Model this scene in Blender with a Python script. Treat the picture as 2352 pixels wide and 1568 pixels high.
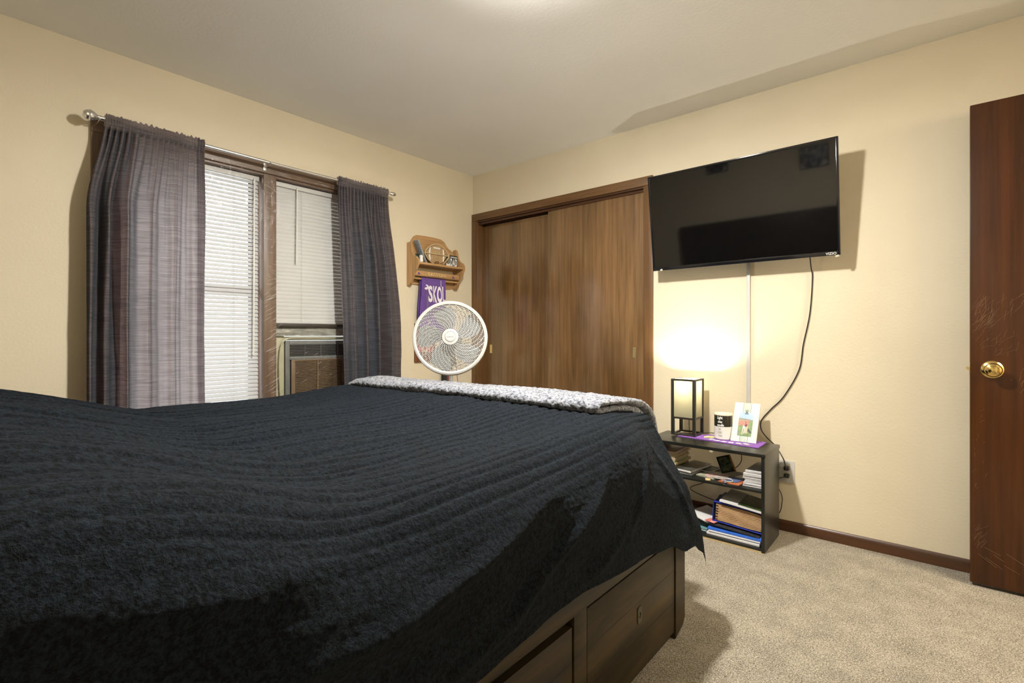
import bpy, bmesh, math, random
from math import sin, cos, pi, radians, exp, sqrt, atan2, hypot
from mathutils import Vector, Matrix, Euler, noise
random.seed(7)
for o in list(bpy.data.objects): bpy.data.objects.remove(o)
SC = bpy.context.scene
COL = SC.collection

# ------------------------------------------------------------------ camera, world, lights, exposure
cam_d = bpy.data.cameras.new('camera'); cam = bpy.data.objects.new('camera', cam_d); COL.objects.link(cam)
cam_d.sensor_width = 36.0; cam_d.lens = 36.0 * 1138.0 / 2352.0
cam_d.shift_y = -14.0 / 2352.0
cam_d.clip_start = 0.02
cam.location = (0, 0, 1.068)
cam.rotation_euler = (radians(90), 0, radians(40.41))
SC.camera = cam
SC.view_settings.view_transform = 'Standard'; SC.view_settings.look = 'None'
SC.view_settings.gamma = 1.0; SC.view_settings.use_curve_mapping = False
SC.view_settings.exposure = 0.66
world = bpy.data.worlds.new('world'); SC.world = world; world.use_nodes = True
world.node_tree.nodes['Background'].inputs[0].default_value = (0.93, 0.97, 1.0, 1)
world.node_tree.nodes['Background'].inputs[1].default_value = 3.2
CEIL_POWER = 64.0      # bulbs of the ceiling light
LAMP_POWER = 8.5      # bulb of the table lamp
HALL_FILL_POWER = 85.0      # fill light added in the hallway, no lamp seen there

def lamp_light(name, loc, power, radius, color, parent=None):
    d = bpy.data.lights.new(name, 'POINT'); d.energy = power; d.shadow_soft_size = radius; d.color = color
    o = bpy.data.objects.new(name, d); COL.objects.link(o); o.location = loc
    if parent: o.parent = parent
    return o

# ------------------------------------------------------------------ materials
def mat(name, col=(.5, .5, .5), rough=.5, metal=0., spec=.5, col2=None, scale=(1, 1, 1), nscale=5., detail=4.,
        lo=.35, hi=.65, bump=0., bscale=None, bdist=.002, sheen=0., coat=0., rot=(0, 0, 0), noise_rough=.55, emit=None, estr=0., distort=0.,
        bvec=None, sheen_tint=None):
    m = bpy.data.materials.new(name); m.use_nodes = True
    nt = m.node_tree; b = nt.nodes['Principled BSDF']
    b.inputs['Base Color'].default_value = (*col, 1); b.inputs['Roughness'].default_value = rough
    b.inputs['Metallic'].default_value = metal; b.inputs['Specular IOR Level'].default_value = spec
    if sheen: b.inputs['Sheen Weight'].default_value = sheen
    if sheen_tint: b.inputs['Sheen Tint'].default_value = (*sheen_tint, 1)
    if coat: b.inputs['Coat Weight'].default_value = coat; b.inputs['Coat Roughness'].default_value = .12
    if emit: b.inputs['Emission Color'].default_value = (*emit, 1); b.inputs['Emission Strength'].default_value = estr
    tc = nt.nodes.new('ShaderNodeTexCoord')
    if col2 is not None:
        mp = nt.nodes.new('ShaderNodeMapping'); mp.inputs['Scale'].default_value = scale; mp.inputs['Rotation'].default_value = rot
        nz = nt.nodes.new('ShaderNodeTexNoise'); nz.inputs['Scale'].default_value = nscale; nz.inputs['Detail'].default_value = detail
        nz.inputs['Roughness'].default_value = noise_rough; nz.inputs['Distortion'].default_value = distort
        rp = nt.nodes.new('ShaderNodeValToRGB')
        rp.color_ramp.elements[0].position = lo; rp.color_ramp.elements[1].position = hi
        rp.color_ramp.elements[0].color = (*col, 1); rp.color_ramp.elements[1].color = (*col2, 1)
        nt.links.new(tc.outputs['Object'], mp.inputs[0]); nt.links.new(mp.outputs[0], nz.inputs[0])
        nt.links.new(nz.outputs[0], rp.inputs[0]); nt.links.new(rp.outputs[0], b.inputs['Base Color'])
    if bump:
        nb = nt.nodes.new('ShaderNodeTexNoise'); nb.inputs['Scale'].default_value = bscale or nscale; nb.inputs['Detail'].default_value = 3
        bp = nt.nodes.new('ShaderNodeBump'); bp.inputs['Strength'].default_value = bump; bp.inputs['Distance'].default_value = bdist
        if bvec:
            mb = nt.nodes.new('ShaderNodeMapping'); mb.inputs['Scale'].default_value = bvec
            nt.links.new(tc.outputs['Object'], mb.inputs[0]); nt.links.new(mb.outputs[0], nb.inputs[0])
        else:
            nt.links.new(tc.outputs['Object'], nb.inputs[0])
        nt.links.new(nb.outputs[0], bp.inputs['Height']); nt.links.new(bp.outputs[0], b.inputs['Normal'])
    return m

def wood(name, dark, mid, light, axis='z', rough=.3, spec=.5, grain=60., blotch=3., coat=0., bump=.15, gbump=None):
    """stained wood: broad blotches of stain mixed with fine grain streaks along one axis"""
    m = bpy.data.materials.new(name); m.use_nodes = True; nt = m.node_tree; b = nt.nodes['Principled BSDF']
    b.inputs['Roughness'].default_value = rough; b.inputs['Specular IOR Level'].default_value = spec
    if coat: b.inputs['Coat Weight'].default_value = coat; b.inputs['Coat Roughness'].default_value = .18
    tc = nt.nodes.new('ShaderNodeTexCoord')
    k = {'x': (.035, 1, 1), 'y': (1, .035, 1), 'z': (1, 1, .035)}[axis]
    k2 = {'x': (.22, 1, 1), 'y': (1, .22, 1), 'z': (1, 1, .22)}[axis]
    def nz(sc, s, det, dist=0.):
        mp = nt.nodes.new('ShaderNodeMapping'); mp.inputs['Scale'].default_value = sc
        n = nt.nodes.new('ShaderNodeTexNoise'); n.inputs['Scale'].default_value = s; n.inputs['Detail'].default_value = det
        n.inputs['Roughness'].default_value = .62; n.inputs['Distortion'].default_value = dist
        nt.links.new(tc.outputs['Object'], mp.inputs[0]); nt.links.new(mp.outputs[0], n.inputs[0]); return n
    a = nz(k2, blotch, 3, .4); g = nz(k, grain, 5, .1)
    r1 = nt.nodes.new('ShaderNodeValToRGB'); e = r1.color_ramp.elements
    e[0].position = .3; e[0].color = (*dark, 1); e[1].position = .72; e[1].color = (*mid, 1)
    r2 = nt.nodes.new('ShaderNodeValToRGB'); e = r2.color_ramp.elements
    e[0].position = .36; e[0].color = (.72, .70, .68, 1); e[1].position = .66; e[1].color = (*[v for v in light], 1)
    mx = nt.nodes.new('ShaderNodeMix'); mx.data_type = 'RGBA'; mx.blend_type = 'MULTIPLY'; mx.inputs[0].default_value = 1.
    nt.links.new(a.outputs[0], r1.inputs[0]); nt.links.new(g.outputs[0], r2.inputs[0])
    nt.links.new(r1.outputs[0], mx.inputs[6]); nt.links.new(r2.outputs[0], mx.inputs[7])
    nt.links.new(mx.outputs[2], b.inputs['Base Color'])
    bp = nt.nodes.new('ShaderNodeBump'); bp.inputs['Strength'].default_value = bump; bp.inputs['Distance'].default_value = .001
    if gbump:
        w = nz({'x': (.3, 1, 1), 'y': (1, .3, 1), 'z': (1, 1, .3)}[axis], gbump, 2)
        nt.links.new(w.outputs[0], bp.inputs['Height'])
    else:
        nt.links.new(g.outputs[0], bp.inputs['Height'])
    nt.links.new(bp.outputs[0], b.inputs['Normal'])
    return m

WALL = mat('wall_paint', (.66, .585, .435), .62, col2=(.69, .615, .46), nscale=2.2, detail=2, bump=.22, bscale=95, bdist=.003, spec=.35)
CEIL = mat('ceiling_paint', (.84, .84, .82), .8, col2=(.87, .87, .85), nscale=1.5, detail=2, bump=.25, bscale=70, bdist=.003, spec=.2)
CLOSET_TRIM = wood('closet_trim_wood', (.115, .058, .021), (.21, .112, .044), (1.15, 1.1, 1.05), 'x', rough=.38, grain=50)
CLOSET_TRIM_V = wood('closet_trim_wood_upright', (.11, .056, .021), (.20, .106, .042), (1.15, 1.1, 1.05), 'z', rough=.38, grain=50)
CLOSET_DOOR = wood('closet_door_wood', (.112, .060, .020), (.215, .120, .048), (1.15, 1.12, 1.1), 'z', rough=.25, grain=48, blotch=4.5, bump=.10, spec=.6, coat=.8)
DOOR_WOOD = wood('door_wood', (.038, .010, .0012), (.070, .022, .0025), (1.2, 1.1, 1.0), 'z', rough=.27, grain=40, blotch=3.5, bump=.06)
DARK_TRIM = wood('dark_trim_wood', (.055, .022, .009), (.095, .042, .018), (1.1, 1.05, 1.0), 'x', rough=.33, grain=50)
WIN_TRIM = wood('window_trim_wood', (.12, .075, .045), (.19, .125, .085), (1.15, 1.1, 1.05), 'y', rough=.4, grain=60)
WIN_TRIM_V = wood('window_trim_wood_upright', (.14, .09, .06), (.20, .14, .10), (1.15, 1.1, 1.05), 'z', rough=.4, grain=60)
BED_WOOD = wood('bed_wood', (.008, .0065, .003), (.056, .037, .012), (1.35, 1.25, 1.05), 'y', rough=.42, grain=26, blotch=13, bump=.3, spec=.32)
BED_GAP_SHADE = mat('bed_gap_shade', (.008, .007, .005), .6)
SHELF_WOOD = wood('oak_shelf_wood', (.40, .235, .10), (.52, .32, .15), (1.15, 1.12, 1.08), 'z', rough=.42, grain=60, bump=.06)
SHELF_WOOD_Y = wood('oak_shelf_wood_long', (.40, .235, .10), (.52, .32, .15), (1.15, 1.12, 1.08), 'y', rough=.42, grain=60, bump=.06)
BLACK_LAM = mat('black_laminate', (.009, .010, .009), .30, spec=.55, col2=(.013, .013, .011), nscale=30)
RAW_BOARD = mat('raw_particle_board', (.42, .30, .13), .85, col2=(.55, .42, .22), nscale=220)
CHROME = mat('brushed_nickel', (.72, .72, .72), .28, metal=1.)
BRASS = mat('polished_brass', (.80, .60, .24), .16, metal=1.)
BRASS_PALE = mat('pale_brass', (.78, .66, .36), .3, metal=1.)
WHITE_PL = mat('white_plastic', (.46, .455, .435), .35, col2=(.50, .49, .47), nscale=8)
GREY_PL = mat('grey_plastic', (.42, .43, .42), .4, col2=(.46, .46, .45), nscale=20)
CREAM_PL = mat('cream_plastic', (.40, .39, .26), .45, col2=(.46, .44, .31), nscale=10)
BLACK_PL = mat('black_plastic', (.008, .008, .009), .32, col2=(.012, .012, .013), nscale=20)
TV_GLASS = mat('tv_screen_glass', (.0025, .0025, .003), .045, spec=.62)
TV_BEZEL = mat('tv_gloss_bezel', (.006, .006, .008), .12, spec=.6)
BLIND = mat('blind_slat_white', (.50, .50, .485), .42, col2=(.54, .54, .525), nscale=4)
CARPET = None

def mix_translucent(name, col, tcol, fac, rough=.8, streak=None):
    m = bpy.data.materials.new(name); m.use_nodes = True; nt = m.node_tree
    for n in list(nt.nodes): nt.nodes.remove(n)
    out = nt.nodes.new('ShaderNodeOutputMaterial'); df = nt.nodes.new('ShaderNodeBsdfDiffuse'); tr = nt.nodes.new('ShaderNodeBsdfTranslucent')
    mx = nt.nodes.new('ShaderNodeMixShader'); mx.inputs[0].default_value = fac
    df.inputs[0].default_value = (*col, 1); tr.inputs[0].default_value = (*tcol, 1)
    nt.links.new(df.outputs[0], mx.inputs[1]); nt.links.new(tr.outputs[0], mx.inputs[2]); nt.links.new(mx.outputs[0], out.inputs[0])
    if streak:
        tc = nt.nodes.new('ShaderNodeTexCoord'); mp = nt.nodes.new('ShaderNodeMapping'); mp.inputs['Scale'].default_value = streak
        nz = nt.nodes.new('ShaderNodeTexNoise'); nz.inputs['Scale'].default_value = 1.; nz.inputs['Detail'].default_value = 3
        nt.links.new(tc.outputs['Object'], mp.inputs[0]); nt.links.new(mp.outputs[0], nz.inputs[0])
        for node, c in ((df, col), (tr, tcol)):
            rp = nt.nodes.new('ShaderNodeValToRGB'); e = rp.color_ramp.elements
            e[0].position = .38; e[1].position = .62
            e[0].color = (*[v * .72 for v in c], 1); e[1].color = (*[v * 1.15 for v in c], 1)
            nt.links.new(nz.outputs[0], rp.inputs[0]); nt.links.new(rp.outputs[0], node.inputs[0])
    return m
CURTAIN = mix_translucent('curtain_fabric', (.072, .086, .106), (.92, .79, .76), .45, streak=(9, 9, 360))
BLIND_T = mix_translucent('backlit_blind_slat', (.46, .46, .46), (.8, .8, .8), .06)
SHADE = mix_translucent('lamp_shade_paper', (.42, .39, .27), (.070, .064, .039), .5)

def film_mat():
    m = bpy.data.materials.new('clear_plastic_film'); m.use_nodes = True; nt = m.node_tree
    for n in list(nt.nodes): nt.nodes.remove(n)
    out = nt.nodes.new('ShaderNodeOutputMaterial'); t = nt.nodes.new('ShaderNodeBsdfTransparent'); g = nt.nodes.new('ShaderNodeBsdfGlossy')
    g.inputs['Roughness'].default_value = .12; g.inputs[0].default_value = (1, 1, 1, 1); t.inputs[0].default_value = (.97, .97, .965, 1)
    lw = nt.nodes.new('ShaderNodeLayerWeight'); lw.inputs[0].default_value = .25
    mx = nt.nodes.new('ShaderNodeMixShader')
    tc = nt.nodes.new('ShaderNodeTexCoord'); mp = nt.nodes.new('ShaderNodeMapping'); mp.inputs['Scale'].default_value = (1, 14, 5); mp.inputs['Rotation'].default_value = (radians(30), 0, 0)
    nz = nt.nodes.new('ShaderNodeTexNoise'); nz.inputs['Scale'].default_value = 3; nz.inputs['Detail'].default_value = 5; nz.inputs['Distortion'].default_value = 1.2
    bp = nt.nodes.new('ShaderNodeBump'); bp.inputs['Strength'].default_value = .5; bp.inputs['Distance'].default_value = .01
    nt.links.new(tc.outputs['Object'], mp.inputs[0]); nt.links.new(mp.outputs[0], nz.inputs[0]); nt.links.new(nz.outputs[0], bp.inputs['Height'])
    nt.links.new(bp.outputs[0], g.inputs['Normal']); nt.links.new(bp.outputs[0], lw.inputs['Normal'])
    mth = nt.nodes.new('ShaderNodeMath'); mth.operation = 'MULTIPLY'; mth.inputs[1].default_value = .42
    nt.links.new(lw.outputs['Fresnel'], mth.inputs[0]); nt.links.new(mth.outputs[0], mx.inputs[0])
    nt.links.new(t.outputs[0], mx.inputs[1]); nt.links.new(g.outputs[0], mx.inputs[2]); nt.links.new(mx.outputs[0], out.inputs[0])
    return m
FILM = film_mat()
def glass_mat():
    m = bpy.data.materials.new('window_glass'); m.use_nodes = True; nt = m.node_tree
    for n in list(nt.nodes): nt.nodes.remove(n)
    out = nt.nodes.new('ShaderNodeOutputMaterial'); t = nt.nodes.new('ShaderNodeBsdfTransparent'); g = nt.nodes.new('ShaderNodeBsdfGlossy')
    g.inputs['Roughness'].default_value = .02; mx = nt.nodes.new('ShaderNodeMixShader'); mx.inputs[0].default_value = .06
    nt.links.new(t.outputs[0], mx.inputs[1]); nt.links.new(g.outputs[0], mx.inputs[2]); nt.links.new(mx.outputs[0], out.inputs[0])
    return m
GLASS = glass_mat()

def carpet_mat():
    m = bpy.data.materials.new('speckled_carpet'); m.use_nodes = True; nt = m.node_tree; b = nt.nodes['Principled BSDF']
    b.inputs['Roughness'].default_value = .95; b.inputs['Specular IOR Level'].default_value = .1; b.inputs['Sheen Weight'].default_value = .15
    tc = nt.nodes.new('ShaderNodeTexCoord')
    def nz(s, d, dist=0.):
        n = nt.nodes.new('ShaderNodeTexNoise'); n.inputs['Scale'].default_value = s; n.inputs['Detail'].default_value = d; n.inputs['Distortion'].default_value = dist
        n.inputs['Roughness'].default_value = .6
        nt.links.new(tc.outputs['Object'], n.inputs[0]); return n
    n1 = nz(250, 3, .8); n2 = nz(9, 3)
    r = nt.nodes.new('ShaderNodeValToRGB'); e = r.color_ramp.elements
    e[0].position = .34; e[0].color = (.070, .058, .040, 1); e[1].position = .64; e[1].color = (.52, .47, .375, 1)
    k = e.new(.50); k.color = (.27, .235, .175, 1)
    ad = nt.nodes.new('ShaderNodeMath'); ad.operation = 'MULTIPLY_ADD'; ad.inputs[1].default_value = .16; 
    nt.links.new(n2.outputs[0], ad.inputs[0])
    sb = nt.nodes.new('ShaderNodeMath'); sb.operation = 'SUBTRACT'; sb.inputs[1].default_value = .08
    nt.links.new(n1.outputs[0], sb.inputs[0]); nt.links.new(sb.outputs[0], ad.inputs[2])
    nt.links.new(ad.outputs[0], r.inputs[0]); nt.links.new(r.outputs[0], b.inputs['Base Color'])
    bp = nt.nodes.new('ShaderNodeBump'); bp.inputs['Strength'].default_value = .9; bp.inputs['Distance'].default_value = .006
    nt.links.new(n1.outputs[0], bp.inputs['Height']); nt.links.new(bp.outputs[0], b.inputs['Normal'])
    return m
CARPET = carpet_mat()

# ------------------------------------------------------------------ mesh helpers
ROOT = {}
def B(): return bmesh.new()
def box(bm, lo, hi, bev=0., seg=2, M=None, mi=0):
    c = [(lo[i] + hi[i]) / 2 for i in range(3)]; s = [abs(hi[i] - lo[i]) for i in range(3)]
    t = bmesh.new(); bmesh.ops.create_cube(t, size=1.)
    for v in t.verts: v.co = Vector((v.co.x * s[0] + c[0], v.co.y * s[1] + c[1], v.co.z * s[2] + c[2]))
    if bev > 0: bmesh.ops.bevel(t, geom=list(t.edges), offset=min(bev, min(s) * .45), segments=seg, affect='EDGES', profile=.6)
    join(bm, t, M, mi); return bm
def join(bm, t, M=None, mi=None):
    vm = {}
    for v in t.verts: vm[v] = bm.verts.new(M @ v.co if M else v.co)
    for f in t.faces:
        try:
            nf = bm.faces.new([vm[v] for v in f.verts]); nf.material_index = f.material_index if mi is None else mi
            nf.smooth = True
        except ValueError: pass
    t.free()
def frame(ax):
    ax = Vector(ax).normalized(); h = Vector((0, 0, 1)) if abs(ax.z) < .9 else Vector((1, 0, 0))
    a = ax.cross(h).normalized(); return a, ax.cross(a).normalized()
def cyl(bm, p, q, r, r2=None, n=20, cap=True, mi=0, M=None):
    p, q = Vector(p), Vector(q); r2 = r if r2 is None else r2; a, b = frame(q - p)
    t = bmesh.new(); R = []
    for c, rr in ((p, r), (q, r2)): R.append([t.verts.new(c + (a * cos(2 * pi * i / n) + b * sin(2 * pi * i / n)) * rr) for i in range(n)])
    for i in range(n): t.faces.new((R[0][i], R[0][(i + 1) % n], R[1][(i + 1) % n], R[1][i]))
    if cap: t.faces.new(R[0][::-1]); t.faces.new(R[1])
    bmesh.ops.recalc_face_normals(t, faces=t.faces); join(bm, t, M, mi)
def tube(bm, pts, r, n=8, closed=False, mi=0, cap=True, M=None):
    pts = [Vector(p) for p in pts]; N = len(pts); t = bmesh.new(); rings = []; pa = None
    for i, p in enumerate(pts):
        d = (pts[(i + 1) % N] - pts[i - 1]) if closed else (pts[min(i + 1, N - 1)] - pts[max(i - 1, 0)])
        d.normalize()
        if pa is None: a, b = frame(d)
        else: a = (pa - d * pa.dot(d)).normalized(); b = d.cross(a)
        pa = a; rr = r[i] if isinstance(r, (list, tuple)) else r
        rings.append([t.verts.new(p + (a * cos(2 * pi * k / n) + b * sin(2 * pi * k / n)) * rr) for k in range(n)])
    for i in range(N if closed else N - 1):
        A, Bq = rings[i], rings[(i + 1) % N]
        for k in range(n): t.faces.new((A[k], A[(k + 1) % n], Bq[(k + 1) % n], Bq[k]))
    if cap and not closed: t.faces.new(rings[0][::-1]); t.faces.new(rings[-1])
    bmesh.ops.recalc_face_normals(t, faces=t.faces); join(bm, t, M, mi)
def lathe(bm, prof, c=(0, 0, 0), ax=(0, 0, 1), n=32, mi=0, M=None):
    """prof: list of (radius, distance along axis)"""
    ax = Vector(ax).normalized(); a, b = frame(ax); c = Vector(c); t = bmesh.new(); rings = []
    for r, h in prof:
        if r < 1e-6: rings.append([t.verts.new(c + ax * h)])
        else: rings.append([t.verts.new(c + ax * h + (a * cos(2 * pi * i / n) + b * sin(2 * pi * i / n)) * r) for i in range(n)])
    for A, Q in zip(rings, rings[1:]):
        for i in range(n):
            if len(A) == 1 and len(Q) == 1: continue
            if len(A) == 1: t.faces.new((A[0], Q[i], Q[(i + 1) % n]))
            elif len(Q) == 1: t.faces.new((A[i], A[(i + 1) % n], Q[0]))
            else: t.faces.new((A[i], A[(i + 1) % n], Q[(i + 1) % n], Q[i]))
    bmesh.ops.recalc_face_normals(t, faces=t.faces); join(bm, t, M, mi)
def prism(bm, poly, M, depth, bev=0., mi=0):
    """poly of (u, v) in the plane of matrix M, thickened along its third axis from 0 to depth"""
    t = bmesh.new(); a = [t.verts.new((u, v, 0)) for u, v in poly]; b = [t.verts.new((u, v, depth)) for u, v in poly]
    n = len(poly)
    for i in range(n): t.faces.new((a[i], a[(i + 1) % n], b[(i + 1) % n], b[i]))
    t.faces.new(a[::-1]); t.faces.new(b); bmesh.ops.recalc_face_normals(t, faces=t.faces)
    if bev: 
        es = [e for e in t.edges if all(abs(v.co.z) < 1e-7 for v in e.verts) or all(abs(v.co.z - depth) < 1e-7 for v in e.verts)]
        bmesh.ops.bevel(t, geom=es, offset=bev, segments=2, affect='EDGES')
    join(bm, t, M, mi)
def grid(bm, f, nu, nv, mi=0, closed_u=False, uv=None):
    V = [[bm.verts.new(f(i / nu, j / nv)) for j in range(nv + 1)] for i in range(nu + (0 if closed_u else 1))]
    for i in range(nu):
        for j in range(nv):
            i2 = (i + 1) % len(V)
            fa = bm.faces.new((V[i][j], V[i2][j], V[i2][j + 1], V[i][j + 1])); fa.smooth = True; fa.material_index = mi
    return V
def smooth_poly(pts, k=6):
    """Catmull-Rom through closed points"""
    n = len(pts); o = []
    for i in range(n):
        p0, p1, p2, p3 = (Vector(pts[(i + j - 1) % n]) for j in range(4))
        for s in range(k):
            t = s / k; o.append(tuple(.5 * ((2 * p1) + (p2 - p0) * t + (2 * p0 - 5 * p1 + 4 * p2 - p3) * t * t + (3 * p1 - p0 - 3 * p2 + p3) * t ** 3)))
    return o
def spline(pts, k=8):
    o = []; n = len(pts); P = [Vector(p) for p in pts]
    for i in range(n - 1):
        p0 = P[max(i - 1, 0)]; p1 = P[i]; p2 = P[i + 1]; p3 = P[min(i + 2, n - 1)]
        for s in range(k):
            t = s / k; o.append(.5 * ((2 * p1) + (p2 - p0) * t + (2 * p0 - 5 * p1 + 4 * p2 - p3) * t * t + (3 * p1 - p0 - 3 * p2 + p3) * t ** 3))
    o.append(P[-1]); return o
def plane(o, ux, uy):
    ux = Vector(ux).normalized(); uy = Vector(uy).normalized(); n = ux.cross(uy)
    return Matrix(((ux.x, uy.x, n.x, o[0]), (ux.y, uy.y, n.y, o[1]), (ux.z, uy.z, n.z, o[2]), (0, 0, 0, 1)))
FX = lambda o: plane(o, (0, 1, 0), (0, 0, 1))      # upright, facing +x
FY = lambda o: plane(o, (1, 0, 0), (0, 0, 1))      # upright, facing -y
def text(bm, body, M, w, h, depth=.001, mi=0, warp=None, bold=.0, shear=0.):
    c = bpy.data.curves.new('lettering', 'FONT'); c.body = body; c.size = 1; c.extrude = .01; c.offset = bold; c.shear = shear; c.resolution_u = 3
    o = bpy.data.objects.new('lettering', c); me = bpy.data.meshes.new_from_object(o)
    t = bmesh.new(); t.from_mesh(me); bpy.data.objects.remove(o); bpy.data.curves.remove(c); bpy.data.meshes.remove(me)
    xs = [v.co.x for v in t.verts]; ys = [v.co.y for v in t.verts]; x0, x1, y0, y1 = min(xs), max(xs), min(ys), max(ys)
    for v in t.verts:
        p = Vector(((v.co.x - x0) / (x1 - x0) * w, (v.co.y - y0) / (y1 - y0) * h, (v.co.z + .01) / .02 * depth))
        v.co = warp(p) if warp else p
    join(bm, t, M, mi)

def root_of(p):
    while p.parent: p = p.parent
    return p
def put(name, bm, m, parent=None, label=None, world=True, angle=35):
    """link a bmesh as ONE mesh object; world=True: coordinates are world ones"""
    if parent and world:
        Mi = ROOT[root_of(parent).name].inverted(); bm.transform(Mi)
    bmesh.ops.remove_doubles(bm, verts=bm.verts, dist=1e-6)
    me = bpy.data.meshes.new(name); bm.to_mesh(me); bm.free()
    for x in (m if isinstance(m, (list, tuple)) else [m]): me.materials.append(x)
    for p in me.polygons: p.use_smooth = True
    me.set_sharp_from_angle(angle=radians(angle))
    o = bpy.data.objects.new(name, me); COL.objects.link(o)
    if parent: o.parent = parent
    else: ROOT[o.name] = Matrix.Identity(4)
    if label: o['label'] = label
    return o
def thing(name, label, cat, loc=(0, 0, 0), rz=0., group=None):
    o = bpy.data.objects.new(name, None); COL.objects.link(o); o.location = loc; o.rotation_euler = (0, 0, rz)
    o.empty_display_size = .05
    ROOT[o.name] = Matrix.Translation(loc) @ Matrix.Rotation(rz, 4, 'Z'); tag(o, label, cat, group); return o
def tag(o, label, cat, group=None):
    o['label'] = label; o['category'] = cat
    if group: o['group'] = group
    return o
def struct(name, bm, m, parent=None, label=None):
    o = put(name, bm, m, parent)
    if not parent: o['kind'] = 'structure'
    if label: o['label'] = label
    return o
def origin(o, loc):
    """move a single-mesh thing's origin without moving its shape"""
    o.data.transform(Matrix.Translation(-Vector(loc))); o.location = loc
    ROOT[o.name] = Matrix.Translation(loc); return o
def ss(x, a, b):
    t = max(0., min(1., (x - a) / (b - a))); return t * t * (3 - 2 * t)

# ------------------------------------------------------------------ the room
XA, YB, XR, YK, HC = -3.032, 3.039, .93, -.40, 2.44
OY0, OY1, OZ0, OZ1 = .570, 2.075, .60, 2.03            # window opening in the left wall
b = B(); box(b, (XA - .2, YK - .2, -.12), (2.1, YB + .75, 0)); struct('floor', b, CARPET)
b = B(); box(b, (XA - .2, YK - .2, HC), (2.1, YB + .75, HC + .12)); struct('ceiling', b, CEIL)
b = B()
box(b, (XA - .16, YK - .15, 0), (XA, OY0, HC)); box(b, (XA - .16, OY1, 0), (XA, YB + .7, HC))
box(b, (XA - .16, OY0, 0), (XA, OY1, OZ0)); box(b, (XA - .16, OY0, OZ1), (XA, OY1, HC)); struct('wall_left', b, WALL)
CX0, CX1, CZ = -2.985, -1.44, 2.045                     # closet opening
b = B(); box(b, (XA, YB, 0), (CX0, YB + .1, HC)); box(b, (CX1, YB, 0), (XR + .02, YB + .1, HC)); box(b, (CX0, YB, CZ), (CX1, YB + .1, HC)); struct('wall_front', b, WALL)
b = B(); box(b, (XA, YB + .62, 0), (XR, YB + .7, HC)); box(b, (-1.2, YB + .1, 0), (-1.12, YB + .62, HC)); struct('wall_closet', b, WALL)
b = B(); box(b, (XA, YK - .12, 0), (XR + .1, YK, HC)); struct('wall_back', b, WALL)
DY0, DY1, DZ = 2.09, 2.915, 2.07
b = B(); box(b, (XR, YK, 0), (XR + .11, DY0, HC)); box(b, (XR, DY1, 0), (XR + .11, YB, HC)); box(b, (XR, DY0, DZ), (XR + .11, DY1, HC)); struct('wall_right', b, WALL)
b = B(); box(b, (1.95, 1.65, 0), (2.05, YB + .7, HC)); box(b, (XR + .11, 1.65, 0), (1.95, 1.75, HC)); box(b, (XR + .11, YB + .6, 0), (1.95, YB + .7, HC)); struct('wall_hall', b, WALL)
b = B()
for y0, y1 in ((DY0 - .055, DY0), (DY1, DY1 + .055)): box(b, (XR - .016, y0, 0), (XR, y1, DZ + .055), .004)
box(b, (XR - .016, DY0 - .055, DZ), (XR, DY1 + .055, DZ + .055), .004)
box(b, (XR - .002, DY0 - .0, 0), (XR + .112, DY0 + .018, DZ)); box(b, (XR - .002, DY1 - .018, 0), (XR + .112, DY1, DZ)); box(b, (XR, DY0, DZ - .018), (XR + .11, DY1, DZ))
struct('trim_1', b, DARK_TRIM)
# baseboards
def baseboard(name, p, q, nx, ny):
    b = B(); p = Vector(p); q = Vector(q); n = Vector((nx, ny, 0)); d = q - p
    prof = [(0, 0), (.013, 0), (.013, .040), (.010, .052), (.004, .058), (0, .058)]
    V = [[b.verts.new(e + n * o + Vector((0, 0, z))) for o, z in prof] for e in (p, q)]
    for i in range(len(prof)): b.faces.new((V[0][i], V[0][(i + 1) % 6], V[1][(i + 1) % 6], V[1][i]))
    b.faces.new(V[0]); b.faces.new(V[1][::-1]); bmesh.ops.recalc_face_normals(b, faces=b.faces)
    struct(name, b, DARK_TRIM)
baseboard('baseboard_front', (-1.372, YB, 0), (XR, YB, 0), 0, -1)
baseboard('baseboard_left', (XA, YK, 0), (XA, YB - .03, 0), 1, 0)
baseboard('baseboard_right', (XR, YK, 0), (XR, DY0 - .06, 0), -1, 0)
baseboard('baseboard_back', (XA, YK, 0), (XR, YK, 0), 0, 1)

# closet: casing, jambs, two sliding doors
b = B()
box(b, (CX0 - .046, YB - .017, CZ), (CX1 + .058, YB, CZ + .06), .005)
struct('trim_2', b, CLOSET_TRIM)
b = B()
box(b, (CX0 - .046, YB - .017, 0), (CX0, YB, CZ), .005); box(b, (CX1, YB - .017, 0), (CX1 + .058, YB, CZ), .005)
box(b, (CX0, YB - .010, 0), (CX0 + .012, YB + .11, CZ), .002); box(b, (CX1 - .010, YB - .010, 0), (CX1, YB + .11, CZ), .002)
struct('trim_3', b, CLOSET_TRIM_V)
b = B(); box(b, (CX0 + .012, YB - .006, CZ - .012), (CX1 - .01, YB + .11, CZ), .002); box(b, (CX0 + .012, YB + .014, CZ - .030), (CX1 - .01, YB + .018, CZ - .012)); box(b, (CX0 + .012, YB + .06, CZ - .034), (CX1 - .01, YB + .063, CZ - .012))
struct('trim_4', b, DARK_TRIM)
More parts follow.
